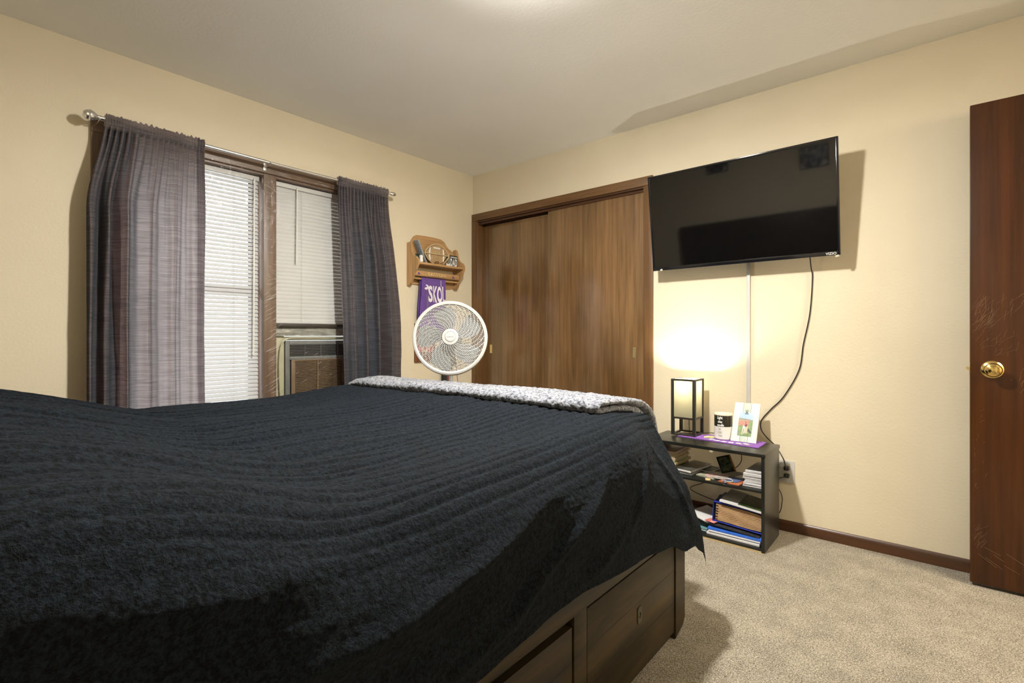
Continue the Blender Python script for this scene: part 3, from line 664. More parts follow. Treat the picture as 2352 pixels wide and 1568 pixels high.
def comforter():
    b = B(); W = XR0 - XL0; SR = .520; SL = .50; SF = .445
    na = 720; nb = 520
    A0, A1 = -SL, W + SR; B0, B1 = BY0 + .01, YF0 + SF
    def f(u, v):
        a = A0 + u * (A1 - A0); bb = B0 + v * (B1 - B0)
        x = XL0 + a; y = bb; p = 0; q = 0; sx = 0
        if a > W: p = (a - W) / SR * (.255 + top_z(XR0, bb) - .17 - hem_z(bb)); sx = 1; x = XR0
        elif a < 0: p = -a; sx = -1; x = XL0
        if y > YF0: q = y - YF0; y = YF0
        zt = top_z(x, y)
        nx, ny, nz = 0., 0., 1.
        if p > 0 or q > 0:
            r = hypot(p, q); ph = atan2(q, p); c_, s_ = cos(ph), sin(ph)
            rhx, rvx = (.155, .17) if sx > 0 else (.05, .07)
            w = s_ * s_
            r *= 1 - .085 * sin(2 * ph) ** 2 if (p > 0 and q > 0) else 1
            rh = rhx * (1 - w) + .150 * w; rv = rvx * (1 - w) + .14 * w
            h, d = prof(r, rh, rv)
            cw = 0.
            if sx > 0: cw = 1. if q > 0 else ss(bb, 1.30, YF0)
            elif p == 0: cw = ss(x, XR0 - .35, XR0)
            h = h * (1 - cw) + cw * hc(d)
            both = sin(2 * ph) if (p > 0 and q > 0) else 0.
            h += both * .004 * (r / .6) ** 1.5
            hang = ss(d, .08, .3)
            if p > 0 and q > 0:
                h += .012 * sin(ph * 5.0 - 2.36) * hang * sqrt(max(0, sin(2 * ph)))
            if q <= 0 and sx > 0 or (p > 0 and sx > 0 and ph < .5):
                z_ = zt - d; w_ = 0.
                if bb > -.1:
                    for am_, wd_, pts_ in RIDGES:
                        if z_ > pts_[0][1] + .12 and z_ > pts_[-1][1] + .12: continue
                        dd, tt = pdist(bb, z_, pts_)
                        w_ += am_ * exp(-(dd / wd_) ** 2) * (.35 + .65 * sin(pi * min(1, max(0, tt * .86 + .10)))) * (1 + .5 * noise.noise(Vector((tt * 4, am_ * 99, 2))))
                h += (w_ + .012 * noise.noise(Vector((bb * 2.6, z_ * 5, 11))) + .004 * noise.noise(Vector((bb * 9, z_ * 9, 14)))) * ss(d, .03, .16)
            if q > 0 and p == 0:
                h += .014 * hang * sin(x * 2 * pi / .23 + 1.2 * noise.noise(Vector((x * 2, 0, 3))))
            x += sx * h * c_ if p > 0 else 0; y += h * s_
            z = zt - d
            tl = min(1, d / rv); nx, ny, nz = sx * c_ * tl, s_ * tl, 1 - tl
            l = sqrt(nx * nx + ny * ny + nz * nz) or 1; nx, ny, nz = nx / l, ny / l, nz / l
        else: z = zt
        # knitted ribs of the plush, running roughly foot-wards, plus broad wrinkles
        X = XL0 + a; Y = bb
        wx = X + .020 * noise.noise(Vector((X * 3, Y * 2.2, 1))) + .008 * noise.noise(Vector((X * 9, Y * 5, 2)))
        c = wx + Y * .03
        fr = (c + .008 * noise.noise(Vector((c * 12, Y * .8, 3)))) / .041; fr -= math.floor(fr)
        rib = 1 - exp(-((fr - .5) / .17) ** 2) - .25 * exp(-((fr - .02) / .1) ** 2) * .3
        am = .0086 * (.85 + .7 * noise.noise(Vector((X * 4, Y * 2, 6)))) * (1 - .93 * ss(p, .03, .20)) * (1 - .5 * (1 - ss(Y, .0, .7)))
        am = max(am, .0004)
        dsp = am * (rib - .8)
        near = 1 - ss(Y, .35, 1.1)
        dsp += near * (.032 * noise.noise(Vector((c * 7.5, Y * 1.6, 12))) + .014 * noise.noise(Vector((c * 15, Y * 3.5, 13)))) * (1 - .3 * ss(p, 0, .2))
        dsp += .008 * noise.noise(Vector((c * 8, Y * 1.5, 21)))
        dsp += .0010 * noise.noise(Vector((X * 60, Y * 60, p * 40))) + .0012 * noise.noise(Vector((X * 130, Y * 130, 5)))
        return Vector((x + nx * dsp, y + ny * dsp, z + nz * dsp))
    grid(b, f, na, nb)
    bmesh.ops.recalc_face_normals(b, faces=b.faces)
    return b
PLUSH = bpy.data.materials.new('black_plush'); PLUSH.use_nodes = True
def plush_nodes(m, dark, light, sheen, s=240.):
    nt = m.node_tree; bs = nt.nodes['Principled BSDF']; bs.inputs['Roughness'].default_value = .85; bs.inputs['Specular IOR Level'].default_value = .10
    bs.inputs['Sheen Weight'].default_value = sheen; bs.inputs['Sheen Roughness'].default_value = .45; bs.inputs['Sheen Tint'].default_value = (.75, .85, 1, 1)
    tc = nt.nodes.new('ShaderNodeTexCoord')
    n1 = nt.nodes.new('ShaderNodeTexNoise'); n1.inputs['Scale'].default_value = s; n1.inputs['Detail'].default_value = 4; n1.inputs['Roughness'].default_value = .7
    n2 = nt.nodes.new('ShaderNodeTexNoise'); n2.inputs['Scale'].default_value = 110; n2.inputs['Detail'].default_value = 3; n2.inputs['Distortion'].default_value = .6
    ad = nt.nodes.new('ShaderNodeMath'); ad.operation = 'ADD'
    nt.links.new(tc.outputs['Object'], n1.inputs[0]); nt.links.new(tc.outputs['Object'], n2.inputs[0])
    nt.links.new(n1.outputs[0], ad.inputs[0]); nt.links.new(n2.outputs[0], ad.inputs[1])
    hf = nt.nodes.new('ShaderNodeMath'); hf.operation = 'MULTIPLY'; hf.inputs[1].default_value = .5; nt.links.new(ad.outputs[0], hf.inputs[0])
    r = nt.nodes.new('ShaderNodeValToRGB'); e = r.color_ramp.elements; e[0].position = .43; e[0].color = (*dark, 1); e[1].position = .60; e[1].color = (*light, 1)
    nt.links.new(hf.outputs[0], r.inputs[0]); nt.links.new(r.outputs[0], bs.inputs['Base Color'])
    bp = nt.nodes.new('ShaderNodeBump'); bp.inputs['Strength'].default_value = 1.; bp.inputs['Distance'].default_value = .007
    nt.links.new(hf.outputs[0], bp.inputs['Height']); nt.links.new(bp.outputs[0], bs.inputs['Normal'])
plush_nodes(PLUSH, (.0018, .0027, .004), (.0105, .0158, .0230), .03)
o = put('comforter', comforter(), PLUSH, angle=180); tag(o, 'black plush ribbed comforter covering the bed and hanging over its sides', 'bedding'); origin(o, (-1.55, .8, .4))

# folded fleece throw across the foot of the bed
FLEECE = bpy.data.materials.new('mottled_fleece'); FLEECE.use_nodes = True
def fleece_nodes(m):
    nt = m.node_tree; bs = nt.nodes['Principled BSDF']; bs.inputs['Roughness'].default_value = .9; bs.inputs['Specular IOR Level'].default_value = .2; bs.inputs['Sheen Weight'].default_value = .2
    tc = nt.nodes.new('ShaderNodeTexCoord'); mp = nt.nodes.new('ShaderNodeMapping'); mp.inputs['Scale'].default_value = (1., 1.2, 1.2); mp.inputs['Rotation'].default_value = (0, 0, radians(35))
    n1 = nt.nodes.new('ShaderNodeTexNoise'); n1.inputs['Scale'].default_value = 85; n1.inputs['Detail'].default_value = 2.5; n1.inputs['Distortion'].default_value = .5; n1.inputs['Roughness'].default_value = .55
    r = nt.nodes.new('ShaderNodeValToRGB'); e = r.color_ramp.elements; e[0].position = .34; e[0].color = (.03, .037, .055, 1); e[1].position = .60; e[1].color = (.265, .275, .30, 1)
    k = e.new(.44); k.color = (.145, .155, .185, 1)
    nt.links.new(tc.outputs['Object'], mp.inputs[0]); nt.links.new(mp.outputs[0], n1.inputs[0]); nt.links.new(n1.outputs[0], r.inputs[0]); nt.links.new(r.outputs[0], bs.inputs['Base Color'])
    bp = nt.nodes.new('ShaderNodeBump'); bp.inputs['Strength'].default_value = .8; bp.inputs['Distance'].default_value = .006
    nt.links.new(n1.outputs[0], bp.inputs['Height']); nt.links.new(bp.outputs[0], bs.inputs['Normal'])
fleece_nodes(FLEECE)
def throw():
    b = B()
    # section in (y, z) of the folded sheet, seen from its right end: C-fold in front, two layers
    zb = .812
    mid = [(1.868, .56), (1.868, .64), (1.845, .722), (1.787, .777), (1.70, .800), (1.60, .811), (1.52, .814), (1.470, .816), (1.450, .827), (1.470, .840), (1.53, .8415), (1.62, .836), (1.72, .824), (1.80, .802), (1.866, .748), (1.892, .66), (1.894, .56)]
    mid = spline([(0, *p) for p in mid], 6)
    N = len(mid); T = .0105
    nrm = []
    for i in range(N):
        d = (mid[min(i + 1, N - 1)] - mid[max(i - 1, 0)]).normalized(); nrm.append(Vector((0, -d.z, d.y)))
    sec = [mid[i] + nrm[i] * T for i in range(N)] + [mid[i] - nrm[i] * T for i in range(N - 1, -1, -1)]
    M = len(sec); x0, x1 = -2.385, -.845; K = 300
    rows = []
    for k in range(K + 1):
        u = k / K; row = []
        for i, s in enumerate(sec):
            j = i if i < N else 2 * N - 1 - i
            layer = j / (N - 1)
            xx = x0 + u * (x1 - x0) + (.028 * (1 - layer) - .004) * (u > .5) * ss(u, .9, 1) * -1
            e = min(u, 1 - u) * K; rnd = sqrt(max(0, 1 - (1 - min(1, e / 5)) ** 2))
            c = mid[j]; p = c + (s - c) * (.25 + .75 * rnd)
            L = .0055 * noise.noise(Vector((xx * 42, s.y * 48, s.z * 48))) + .004 * noise.noise(Vector((xx * 90, s.y * 90, s.z * 90))) + .008 * noise.noise(Vector((xx * 5, s.y * 5, s.z * 3 + 7)))
            nd = (s - c).normalized()
            droop = -.018 * ss(-xx, 2.28, 2.43) * ss(s.z, .8, .83)
            flat = (top_z(xx, min(p.y, YF0)) - top_z(-1.5, min(p.y, YF0))) if p.z > .70 else 0
            row.append(b.verts.new((xx, p.y + nd.y * L, p.z + nd.z * L + droop + flat * .8)))
        rows.append(row)
    for k in range(K):
        for i in range(M): b.faces.new((rows[k][i], rows[k][(i + 1) % M], rows[k + 1][(i + 1) % M], rows[k + 1][i]))
    for r_ in (rows[0], rows[-1]):
        for i in range(N - 1):
            try: b.faces.new((r_[i], r_[i + 1], r_[2 * N - 2 - i], r_[2 * N - 1 - i]))
            except ValueError: pass
    bmesh.ops.recalc_face_normals(b, faces=b.faces); return b
o = put('throw_blanket', throw(), FLEECE, angle=180); tag(o, 'folded white and navy mottled fleece throw across the foot of the bed', 'blanket'); origin(o, (-1.64, 1.64, .8))

# ------------------------------------------------------------------ pedestal fan between bed and window corner
FC = Vector((-2.192, 2.008, 1.055)); R0 = .2235
fan = thing('pedestal_fan', 'white round pedestal fan standing behind the foot of the bed', 'fan', (-2.235, 2.045, 0))
az = atan2(-.676, .736) + radians(-1.5)
axf = Vector((cos(az) * cos(radians(9)), sin(az) * cos(radians(9)), sin(radians(9)))).normalized()
rt = Vector((0, 0, 1)).cross(axf).normalized(); upv = axf.cross(rt)
MF = Matrix(((rt.x, upv.x, axf.x, FC.x), (rt.y, upv.y, axf.y, FC.y), (rt.z, upv.z, axf.z, FC.z), (0, 0, 0, 1)))   # local z points to the viewer side
b = B()
lathe(b, [(.2005, .004), (.2025, .010), (.212, .012), (.221, .008), (R0, .000), (R0, -.030), (.2205, -.034), (.2205, -.036), (R0, -.040), (R0 - .001, -.062), (.216, -.068), (.210, -.066), (.214, -.058), (.215, -.004), (.2005, .004)], (0, 0, 0), (0, 0, 1), 96, M=MF)
put('rim', b, WHITE_PL, fan)
def gz(r): return .004 + .030 * (1 - ((r - .05) / .155) ** 2) if r > .05 else .034
b = B()
for i in range(18):
    r = .057 + i * (.2005 - .057) / 17.6
    tube(b, [MF @ Vector((r * cos(a), r * sin(a), gz(r) - .0012)) for a in [2 * pi * k / 72 for k in range(72)]], .0013, 5, closed=True)
for k in range(32):
    pts = []
    for j in range(15):
        t_ = j / 14; r = .048 + t_ * .156; a = 2 * pi * k / 32 + 1.05 * t_ ** 1.25
        pts.append(MF @ Vector((r * cos(a), -r * sin(a) * -1, gz(r))))
    tube(b, pts, .0013, 5)
put('front_grille', b, WHITE_PL, fan)
b = B()
for i in range(9):
    r = .05 + i * .0195; z = -.070 - .03 * (1 - (r / .215) ** 2)
    tube(b, [MF @ Vector((r * cos(a), r * sin(a), z)) for a in [2 * pi * k / 48 for k in range(48)]], .0012, 5, closed=True)
for k in range(36):
    a = 2 * pi * k / 36; tube(b, [MF @ Vector((r * cos(a), r * sin(a), -.066 - .03 * (1 - (r / .215) ** 2) - (.004))) for r in (.05, .09, .13, .17, .20, .213)], .0013, 5)
put('rear_grille', b, GREY_PL, fan)
b = B(); lathe(b, [(0, .036), (.030, .036), (.0315, .034), (.033, .037), (.047, .0355), (.0495, .032), (.0495, .024), (0, .024)], (0, 0, 0), (0, 0, 1), 56, M=MF); hub = put('hub_cap', b, WHITE_PL, fan)
b = B(); lathe(b, [(0, .0395), (.027, .0390), (.029, .0375), (.029, .036), (0, .036)], (0, 0, 0), (0, 0, 1), 48, M=MF); put('badge', b, GREY_PL, hub, label='grey round badge')
b = B(); text(b, 'LASKO', MF @ Matrix.Translation((-.019, -.004, .0392)), .040, .0065, .0006, bold=.01); put('lettering', b, mat('grey_lettering', (.16, .16, .16), .5), hub)
BLADE = mix_translucent('translucent_fan_blade', (.36, .38, .39), (.42, .44, .46), .40)
for k in range(5):
    b = B(); a0 = 2 * pi * k / 5 + .35
    def blade(u, v):
        r = .035 + u * .155; wd = .34 + .38 * sin(min(1, u * 1.05) * pi * .62); a = a0 + .25 * u + (v - .5) * wd * (1.9 - 1.0 * u)
        z = -.030 + (v - .5) * -.044 * (1 - .25 * u)
        return MF @ Vector((r * cos(a), r * sin(a), z))
    grid(b, blade, 12, 10)
    def blade2(u, v):
        return blade(u, 1 - v) - axf * .002
    grid(b, blade2, 12, 10); bmesh.ops.recalc_face_normals(b, faces=b.faces)
    put('blade', b, BLADE, fan)
b = B(); lathe(b, [(0, .0), (.034, -.004), (.036, -.02), (.036, -.05), (0, -.05)], (0, 0, 0), (0, 0, 1), 32, M=MF); put('blade_hub', b, GREY_PL, fan)
b = B(); lathe(b, [(0, -.095), (.062, -.095), (.070, -.105), (.068, -.15), (.055, -.18), (.030, -.195), (0, -.198)], (0, 0, 0), (0, 0, 1), 40, M=MF); put('motor_housing', b, WHITE_PL, fan)
mc = MF @ Vector((0, 0, -.13)); PX, PY = mc.x, mc.y
b = B(); box(b, (PX - .022, PY - .022, .88), (PX + .022, PY + .022, mc.z - .045), .008); put('neck', b, WHITE_PL, fan)
b = B(); cyl(b, (PX, PY, .05), (PX, PY, .62), .0165); cyl(b, (PX, PY, .60), (PX, PY, .90), .0115); lathe(b, [(.0166, 0), (.022, .005), (.022, .04), (.013, .048)], (PX, PY, .58), (0, 0, 1), 24); put('pole', b, GREY_PL, fan)
b = B(); lathe(b, [(0, 0), (.21, 0), (.215, .008), (.205, .020), (.12, .038), (.04, .050), (.030, .085), (.017, .09), (0, .09)], (PX, PY, .001), (0, 0, 1), 56); put('base', b, WHITE_PL, fan)
b = B(); tube(b, spline([(PX + .02, PY + .012, mc.z - .05), (PX + .026, PY + .020, .88), (PX + .035, PY + .034, .70), (PX + .03, PY + .05, .45), (PX + .02, PY + .10, .2), (PX - .05, PY + .28, .008), (PX - .3, PY + .5, .006)], 8), .0028, 6)
put('power_cord', b, mat('pinkish_cord', (.62, .45, .36), .5), fan)
# leaning narrow case and wall plaque glimpsed behind the fan
b = B(); box(b, (-3.006, 2.658, .30), (-2.975, 2.712, .945), .006); o = put('narrow_case', b, mat('case_black_fabric', (.012, .012, .012), .8, col2=(.02, .02, .02), nscale=60)); tag(o, 'narrow black case hanging on the wall right behind the fan pole', 'case'); origin(o, (-2.99, 2.685, .30))
b = B(); box(b, (-2.9752, 2.688, .34), (-2.9738, 2.709, .92), .0005); put('red_strip', b, mat('dark_red_trim', (.16, .035, .035), .7), o, label='dark red strip down one edge')
t = thing('wall_plaque', 'small reddish brown plaque on the wall half hidden behind the fan', 'plaque', (XA, 2.50, .86))
b = B(); box(b, (XA, 2.402, .862), (XA + .018, 2.60, 1.16), .004); put('backboard', b, mat('plaque_wood', (.13, .045, .02), .4, col2=(.2, .08, .035), scale=(1, 1, .1), nscale=40), t)
b = B(); box(b, (XA + .018, 2.43, .94), (XA + .020, 2.572, 1.13)); put('plate', b, mat('plaque_red', (.45, .04, .05), .5, col2=(.6, .5, .4), nscale=30, lo=.5, hi=.55), t, label='red and white panel')

# ------------------------------------------------------------------ oak wall shelf with towel
ws = thing('wall_shelf', 'oak wall shelf with scrolled sides beside the closet', 'shelf', (XA, 2.58, 1.45))
SY0, SY1 = 2.334, 2.822
side = [(.0, 1.768), (.030, 1.772), (.046, 1.760), (.052, 1.730), (.060, 1.700), (.082, 1.668), (.118, 1.650), (.132, 1.625), (.132, 1.596), (.112, 1.565), (.090, 1.535), (.068, 1.498), (.050, 1.462), (.032, 1.445), (.012, 1.440), (.0, 1.446)]
for y in (SY0, SY1 - .019):
    b = B(); prism(b, [(x, z) for x, z in side], plane((XA, y + .019, 0), (1, 0, 0), (0, 0, 1)), .019, .003); put('side_bracket', b, SHELF_WOOD, ws)
b = B()
back = [(SY0 + .019, 1.590), (SY1 - .019, 1.590), (SY1 - .019, 1.730), (2.790, 1.752), (2.765, 1.766), (2.745, 1.775), (2.72, 1.800), (2.70, 1.824), (2.665, 1.838), (2.60, 1.842), (2.50, 1.842), (2.42, 1.838), (2.395, 1.825), (2.372, 1.795), (SY0 + .019, 1.765)]
prism(b, [(y, z) for y, z in back], FX((XA, 0, 0)), .014, .002); put('backboard', b, SHELF_WOOD_Y, ws)
b = B(); box(b, (XA, SY0 + .017, 1.600), (XA + .126, SY1 - .017, 1.617), .003); put('shelf_board', b, SHELF_WOOD_Y, ws)
b = B(); prism(b, [(0, 0), (SY1 - SY0 - .038, 0), (SY1 - SY0 - .038, .044), (0, .044)], plane((XA + .072, SY0 + .019, 1.514), (0, 1, 0), (-.35, 0, 1)), .014, .002); rail = put('letter_rail', b, SHELF_WOOD_Y, ws)
ML = plane((XA + .0865 - .0, 2.463, 1.521), (0, 1, 0), (-.35, 0, 1))
b = B(); text(b, 'EASTON', ML @ Matrix.Translation((.01, .004, .0)), .175, .026, .004, bold=.02); put('lettering', b, mat('pale_letter_wood', (.66, .48, .24), .5), rail, label='raised pale letters')
PURP = mat('painted_purple', (.13, .07, .26), .6)
for y in (2.385, 2.735):
    b = B(); lathe(b, [(.0, 0), (.010, 0), (.010, .0015), (0, .002)], ML @ Vector((y - 2.463, .014, 0)), (1, 0, .35), 20); put('painted_emblem', b, PURP, rail, label='small painted purple emblem')
b = B(); cyl(b, (XA + .052, SY0 + .015, 1.500), (XA + .052, SY1 - .015, 1.500), .0085); put('towel_bar', b, SHELF_WOOD_Y, ws)
b = B(); box(b, (XA, SY0 + .019, 1.458), (XA + .012, SY1 - .019, 1.505), .002); prism(b, [(2.66, 1.458), (2.803, 1.458), (2.78, 1.448), (2.72, 1.444), (2.68, 1.450)], FX((XA, 0, 0)), .012); put('lower_rail', b, SHELF_WOOD_Y, ws)

TOW = mat('purple_terry', (.105, .045, .235), .92, col2=(.14, .065, .29), nscale=9, bump=.5, bscale=400, bdist=.002, sheen=.3)
TY0, TY1 = 2.425, 2.668
def towel_pt(y, z, off=0.):
    u = (y - TY0) / (TY1 - TY0); d = 1.51 - z
    spread = 1 + .16 * ss(d, 0, .3)
    yy = (TY0 + TY1) / 2 + (y - (TY0 + TY1) / 2) * spread + .012 * ss(d, .0, .2) * sin(u * 5)
    x = XA + .0635 + ss(d, .02, .18) * (.011 * sin(u * 2 * pi * 1.35 + .6) + .006 * sin(u * 2 * pi * 3 + z * 9)) + off
    return Vector((x, yy, z))
def towel():
    b = B()
    def f(u, v):
        y = TY0 + u * (TY1 - TY0)
        L = v * 1.02
        if L < .42: return towel_pt(y, 1.088 + L)                       # front drop, up to the bar
        if L < .45:
            a = (L - .42) / .03 * pi; p = towel_pt(y, 1.508); return Vector((XA + .052 + .0115 * cos(a), p.y, 1.505 + .0115 * sin(a)))
        z = 1.503 - (L - .45) * .62; return Vector((XA + .0395 - .4 * (towel_pt(y, z).x - XA - .0635) * .4, towel_pt(y, z).y, z))
    grid(b, f, 60, 110)
    return b
tw = put('towel', towel(), TOW, angle=180); tag(tw, 'purple towel with white lettering hanging from the wall shelf', 'towel'); origin(tw, (XA + .06, 2.545, 1.09))
TWH = mat('towel_white_print', (.78, .74, .80), .9)
b = B()
def twarp(y0, z0, dz=0.):
    return lambda p: towel_pt(y0 + p.x, z0 + p.y - .04 * p.x, .0016 + p.z * .5)
I4 = Matrix.Identity(4)
for ch, y0, w in (('S', 2.487, .043), ('K', 2.537, .046), ('O', 2.580, .042), ('L', 2.628, .038)):
    text(b, ch, I4, w, .128, .001, warp=twarp(y0, 1.326), bold=.035)
horn = [(0, .0), (.018, -.006), (.036, .0), (.046, .014), (.040, .030), (.022, .036), (.012, .030), (.026, .024), (.026, .014), (.010, .012)]
t3 = bmesh.new(); vs = [t3.verts.new(towel_pt(2.447 + u, 1.424 + v, .0022)) for u, v in horn]; bmesh.ops.triangle_fill(t3, edges=[t3.edges.new((vs[i], vs[(i + 1) % len(vs)])) for i in range(len(vs))], use_beauty=True); join(b, t3)
put('lettering', b, TWH, tw, label='tall white printed letters and a small horn')
b = B(); tube(b, [towel_pt(2.617, 1.50 - k * .01, .003) for k in range(6)], .002, 5); put('hanging_loop', b, TWH, tw)

# things standing on the oak shelf (top at z = 1.617)
SZ = 1.6172
t = thing('football_plaque', 'wooden football cut-out inside an oval wire frame on the oak shelf', 'ornament', (XA + .06, 2.575, SZ))
c0 = Vector((XA + .058, 2.575, SZ + .083)); W2, H2 = .122, .081
def lens(k, w=W2, h=H2):
    a = 2 * pi * k; c_, s_ = cos(a), sin(a); return w * (abs(c_) ** 1.12) * (1 if c_ >= 0 else -1), h * (abs(s_) ** 1.4) * (1 if s_ >= 0 else -1)
b = B(); tube(b, [(c0.x + .012, c0.y + lens(k / 64)[0], c0.z + lens(k / 64)[1]) for k in range(64)], .0042, 8, closed=True)
cyl(b, (c0.x + .012, c0.y - W2, c0.z + .002), (c0.x + .012, c0.y + W2, c0.z + .002), .0042, n=10)
for i in range(7): y = c0.y - .055 + i * .0185; cyl(b, (c0.x + .012, y, c0.z + .002), (c0.x + .012, y, c0.z + .022), .0034, n=8)
put('oval_frame', b, mat('pale_stick_wood', (.55, .42, .24), .5), t)
b = B(); prism(b, [lens(k / 48, .103, .076) for k in range(48)], FX((c0.x - .008, c0.y, c0.z)), .014, .004); body = put('ball_body', b, mat('football_tan', (.36, .24, .12), .5, col2=(.43, .30, .16), nscale=30), t)
WHT = mat('white_paint', (.8, .8, .78), .6)
for s in (-1, 1):
    b = B(); prism(b, [(s * .062, -.052), (s * .073, -.045), (s * .079, 0), (s * .073, .045), (s * .062, .052), (s * .067, 0)], FX((c0.x + .006, c0.y, c0.z)), .0012); put('stripe', b, WHT, body)
b = B(); box(b, (c0.x + .006, c0.y - .034, c0.z + .049), (c0.x + .008, c0.y + .034, c0.z + .052))
for i in range(9): y = c0.y - .032 + i * .008; box(b, (c0.x + .006, y, c0.z + .044), (c0.x + .0085, y + .003, c0.z + .057))
put('lacing', b, WHT, body)
t = thing('sign_block', 'black block sign reading DAD at the right end of the oak shelf', 'sign', (XA + .06, 2.745, SZ))
b = B(); box(b, (XA + .035, 2.700, SZ), (XA + .078, 2.784, SZ + .094), .0015); put('block', b, mat('sign_block_edge', (.30, .29, .23), .7, col2=(.35, .34, .28), nscale=40), t)
b = B(); box(b, (XA + .078, 2.701, SZ + .001), (XA + .0792, 2.783, SZ + .093)); face = put('face', b, mat('sign_black', (.012, .014, .012), .5), t, label='black front face')
b = B(); Ms = FX((XA + .0792, 0, 0))
for ch, y in (('D', 2.706), ('A', 2.7305), ('D', 2.757)): text(b, ch, Ms @ Matrix.Translation((y, SZ + .006, 0)), .0215 if ch == 'D' else .0235, .062, .0008, bold=.03)
text(b, 'AWESOME', Ms @ Matrix.Translation((2.706, SZ + .073, 0)), .0715, .0115, .0008, bold=.02)
put('lettering', b, WHT, face, label='white block letters')
b = B(); Ml = Matrix.Translation((XA + .052, 2.452, SZ + .001)) @ Matrix.Rotation(radians(26), 4, 'X')
box(b, (-.012, -.006, 0), (.040, .006, .185), .001, M=Ml); o = put('leaning_frame', b, mat('grey_glitter', (.17, .20, .22), .5, col2=(.34, .36, .38), nscale=150)); tag(o, 'thin grey speckled frame leaning sideways at the left of the football plaque', 'frame'); origin(o, (XA + .052, 2.452, SZ))
for (y, x, k, nm) in ((2.545, .100, .0125, 'dark brown toy football on the oak shelf, left of two'), (2.612, .102, .0118, 'light brown toy football on the oak shelf, nearer the DAD sign')):
    b = B(); lathe(b, [(0, -k * 1.6)] + [(k * max(0, cos(a)) ** 1.3, k * 1.6 * sin(a)) for a in [(-1.2 + 2.4 * i / 10) for i in range(11)]] + [(0, k * 1.6)], (XA + x, y, SZ + k), (.5, .8, .2), 20)
    o = put('toy_football', b, mat('toy_ball_%d' % int(y * 1000), (.12, .045, .015) if y < 2.57 else (.22, .12, .04), .35, col2=(.18, .07, .02) if y < 2.57 else (.34, .2, .08), nscale=60)); tag(o, nm, 'ornament'); origin(o, (XA + x, y, SZ))
b = B(); rs = random.Random(5)
for i in range(7): cyl(b, (XA + .095 + rs.uniform(-.008, .008), 2.665 + rs.uniform(-.014, .014), SZ), (XA + .095 + rs.uniform(-.012, .012), 2.665 + rs.uniform(-.02, .02), SZ + rs.uniform(.014, .028)), .006, .001, n=6)
o = put('crystal_cluster', b, mat('clear_crystal', (.8, .8, .78), .1, spec=.8)); tag(o, 'small white crystal ornament left of the DAD sign', 'ornament'); origin(o, (XA + .095, 2.665, SZ))
b = B(); lathe(b, [(0, 0), (.034, 0), (.036, .02), (.033, .045), (.022, .062), (0, .070)], (XA + .055, 2.394, SZ), (0, 0, 1), 28); lathe(b, [(.033, .012), (.037, .010), (.037, .013), (.033, .018)], (XA + .055, 2.394, SZ), (.1, 0, 1), 28)
o = put('cap', b, mat('dark_green_cap', (.012, .03, .024), .8)); tag(o, 'small dark green cap at the left end of the oak shelf', 'cap'); origin(o, (XA + .057, 2.405, SZ))
b = B(); lathe(b, [(0, 0), (.012, 0), (.016, .012), (.013, .028), (.016, .042), (.010, .052), (0, .055)], (XA + .108, 2.385, SZ), (0, 0, 1), 20); o = put('figurine', b, mat('white_ceramic', (.75, .75, .72), .3)); tag(o, 'little white figurine at the front left of the oak shelf', 'figurine'); origin(o, (XA + .108, 2.385, SZ))

# ------------------------------------------------------------------ television
tv = thing('television', 'black flat-screen television tilted down on the wall over the nightstand', 'television', (-.842, YB, 1.75))
Lx, Rx = -1.331, -.352; tl = radians(8.07); upT = Vector((0, -sin(tl), cos(tl)))
MT = plane((Lx, 2.919, 1.467), (1, 0, 0), upT)    # local x along width, y up, z out of the screen
WT, HT = Rx - Lx, .5695
b = B()
e1, e2, bt = .011, .011, .021
box(b, (0, 0, -.022), (e1, HT, 0), .0015, M=MT); box(b, (WT - e1, 0, -.022), (WT, HT, 0), .0015, M=MT)
box(b, (e1 * .5, 0, -.022), (WT - e1 * .5, bt, 0), .0015, M=MT); box(b, (e1 * .5, HT - e2, -.022), (WT - e1 * .5, HT, 0), .0015, M=MT)
put('bezel', b, TV_BEZEL, tv)
b = B(); box(b, (e1, bt, -.010), (WT - e1, HT - e2, -.0025), M=MT); put('screen', b, TV_GLASS, tv)
b = B(); box(b, (.01, .01, -.032), (WT - .01, HT - .01, -.0105), .006, M=MT); box(b, (.12, .03, -.062), (WT - .12, .33, -.030), .012, M=MT); put('back_housing', b, BLACK_PL, tv)
b = B(); box(b, (-.96, YB - .012, 1.62), (-.72, YB, 1.86), .002)
for x in (-.93, -.76): box(b, (x, YB - .055, 1.60), (x + .025, YB - .012, 1.84), .002)
for z in (1.60, 1.80): cyl(b, (-.98, YB - .045, z + .04), (-.70, YB - .045, z + .04), .008)
put('wall_mount', b, mat('mount_steel', (.03, .03, .03), .4, metal=.8), tv)
b = B(); text(b, 'VIZIO', MT @ Matrix.Translation((WT - .062, .0035, .0)), .046, .0125, .0006, bold=.015); put('lettering', b, mat('logo_silver', (.7, .7, .68), .35), tv, label='small silver maker lettering')
for p in ((.045, -.002, -.0), (WT - .022, -.010, .0)):
    b = B(); prism(b, [(0, 0), (.018, .002), (.015, .012), (.003, .010)], MT @ Matrix.Translation(p), .0012)
    put('film_remnant', b, mat('clear_film_scrap', (.5, .47, .38), .25), tv, label='torn scrap of clear protective film')
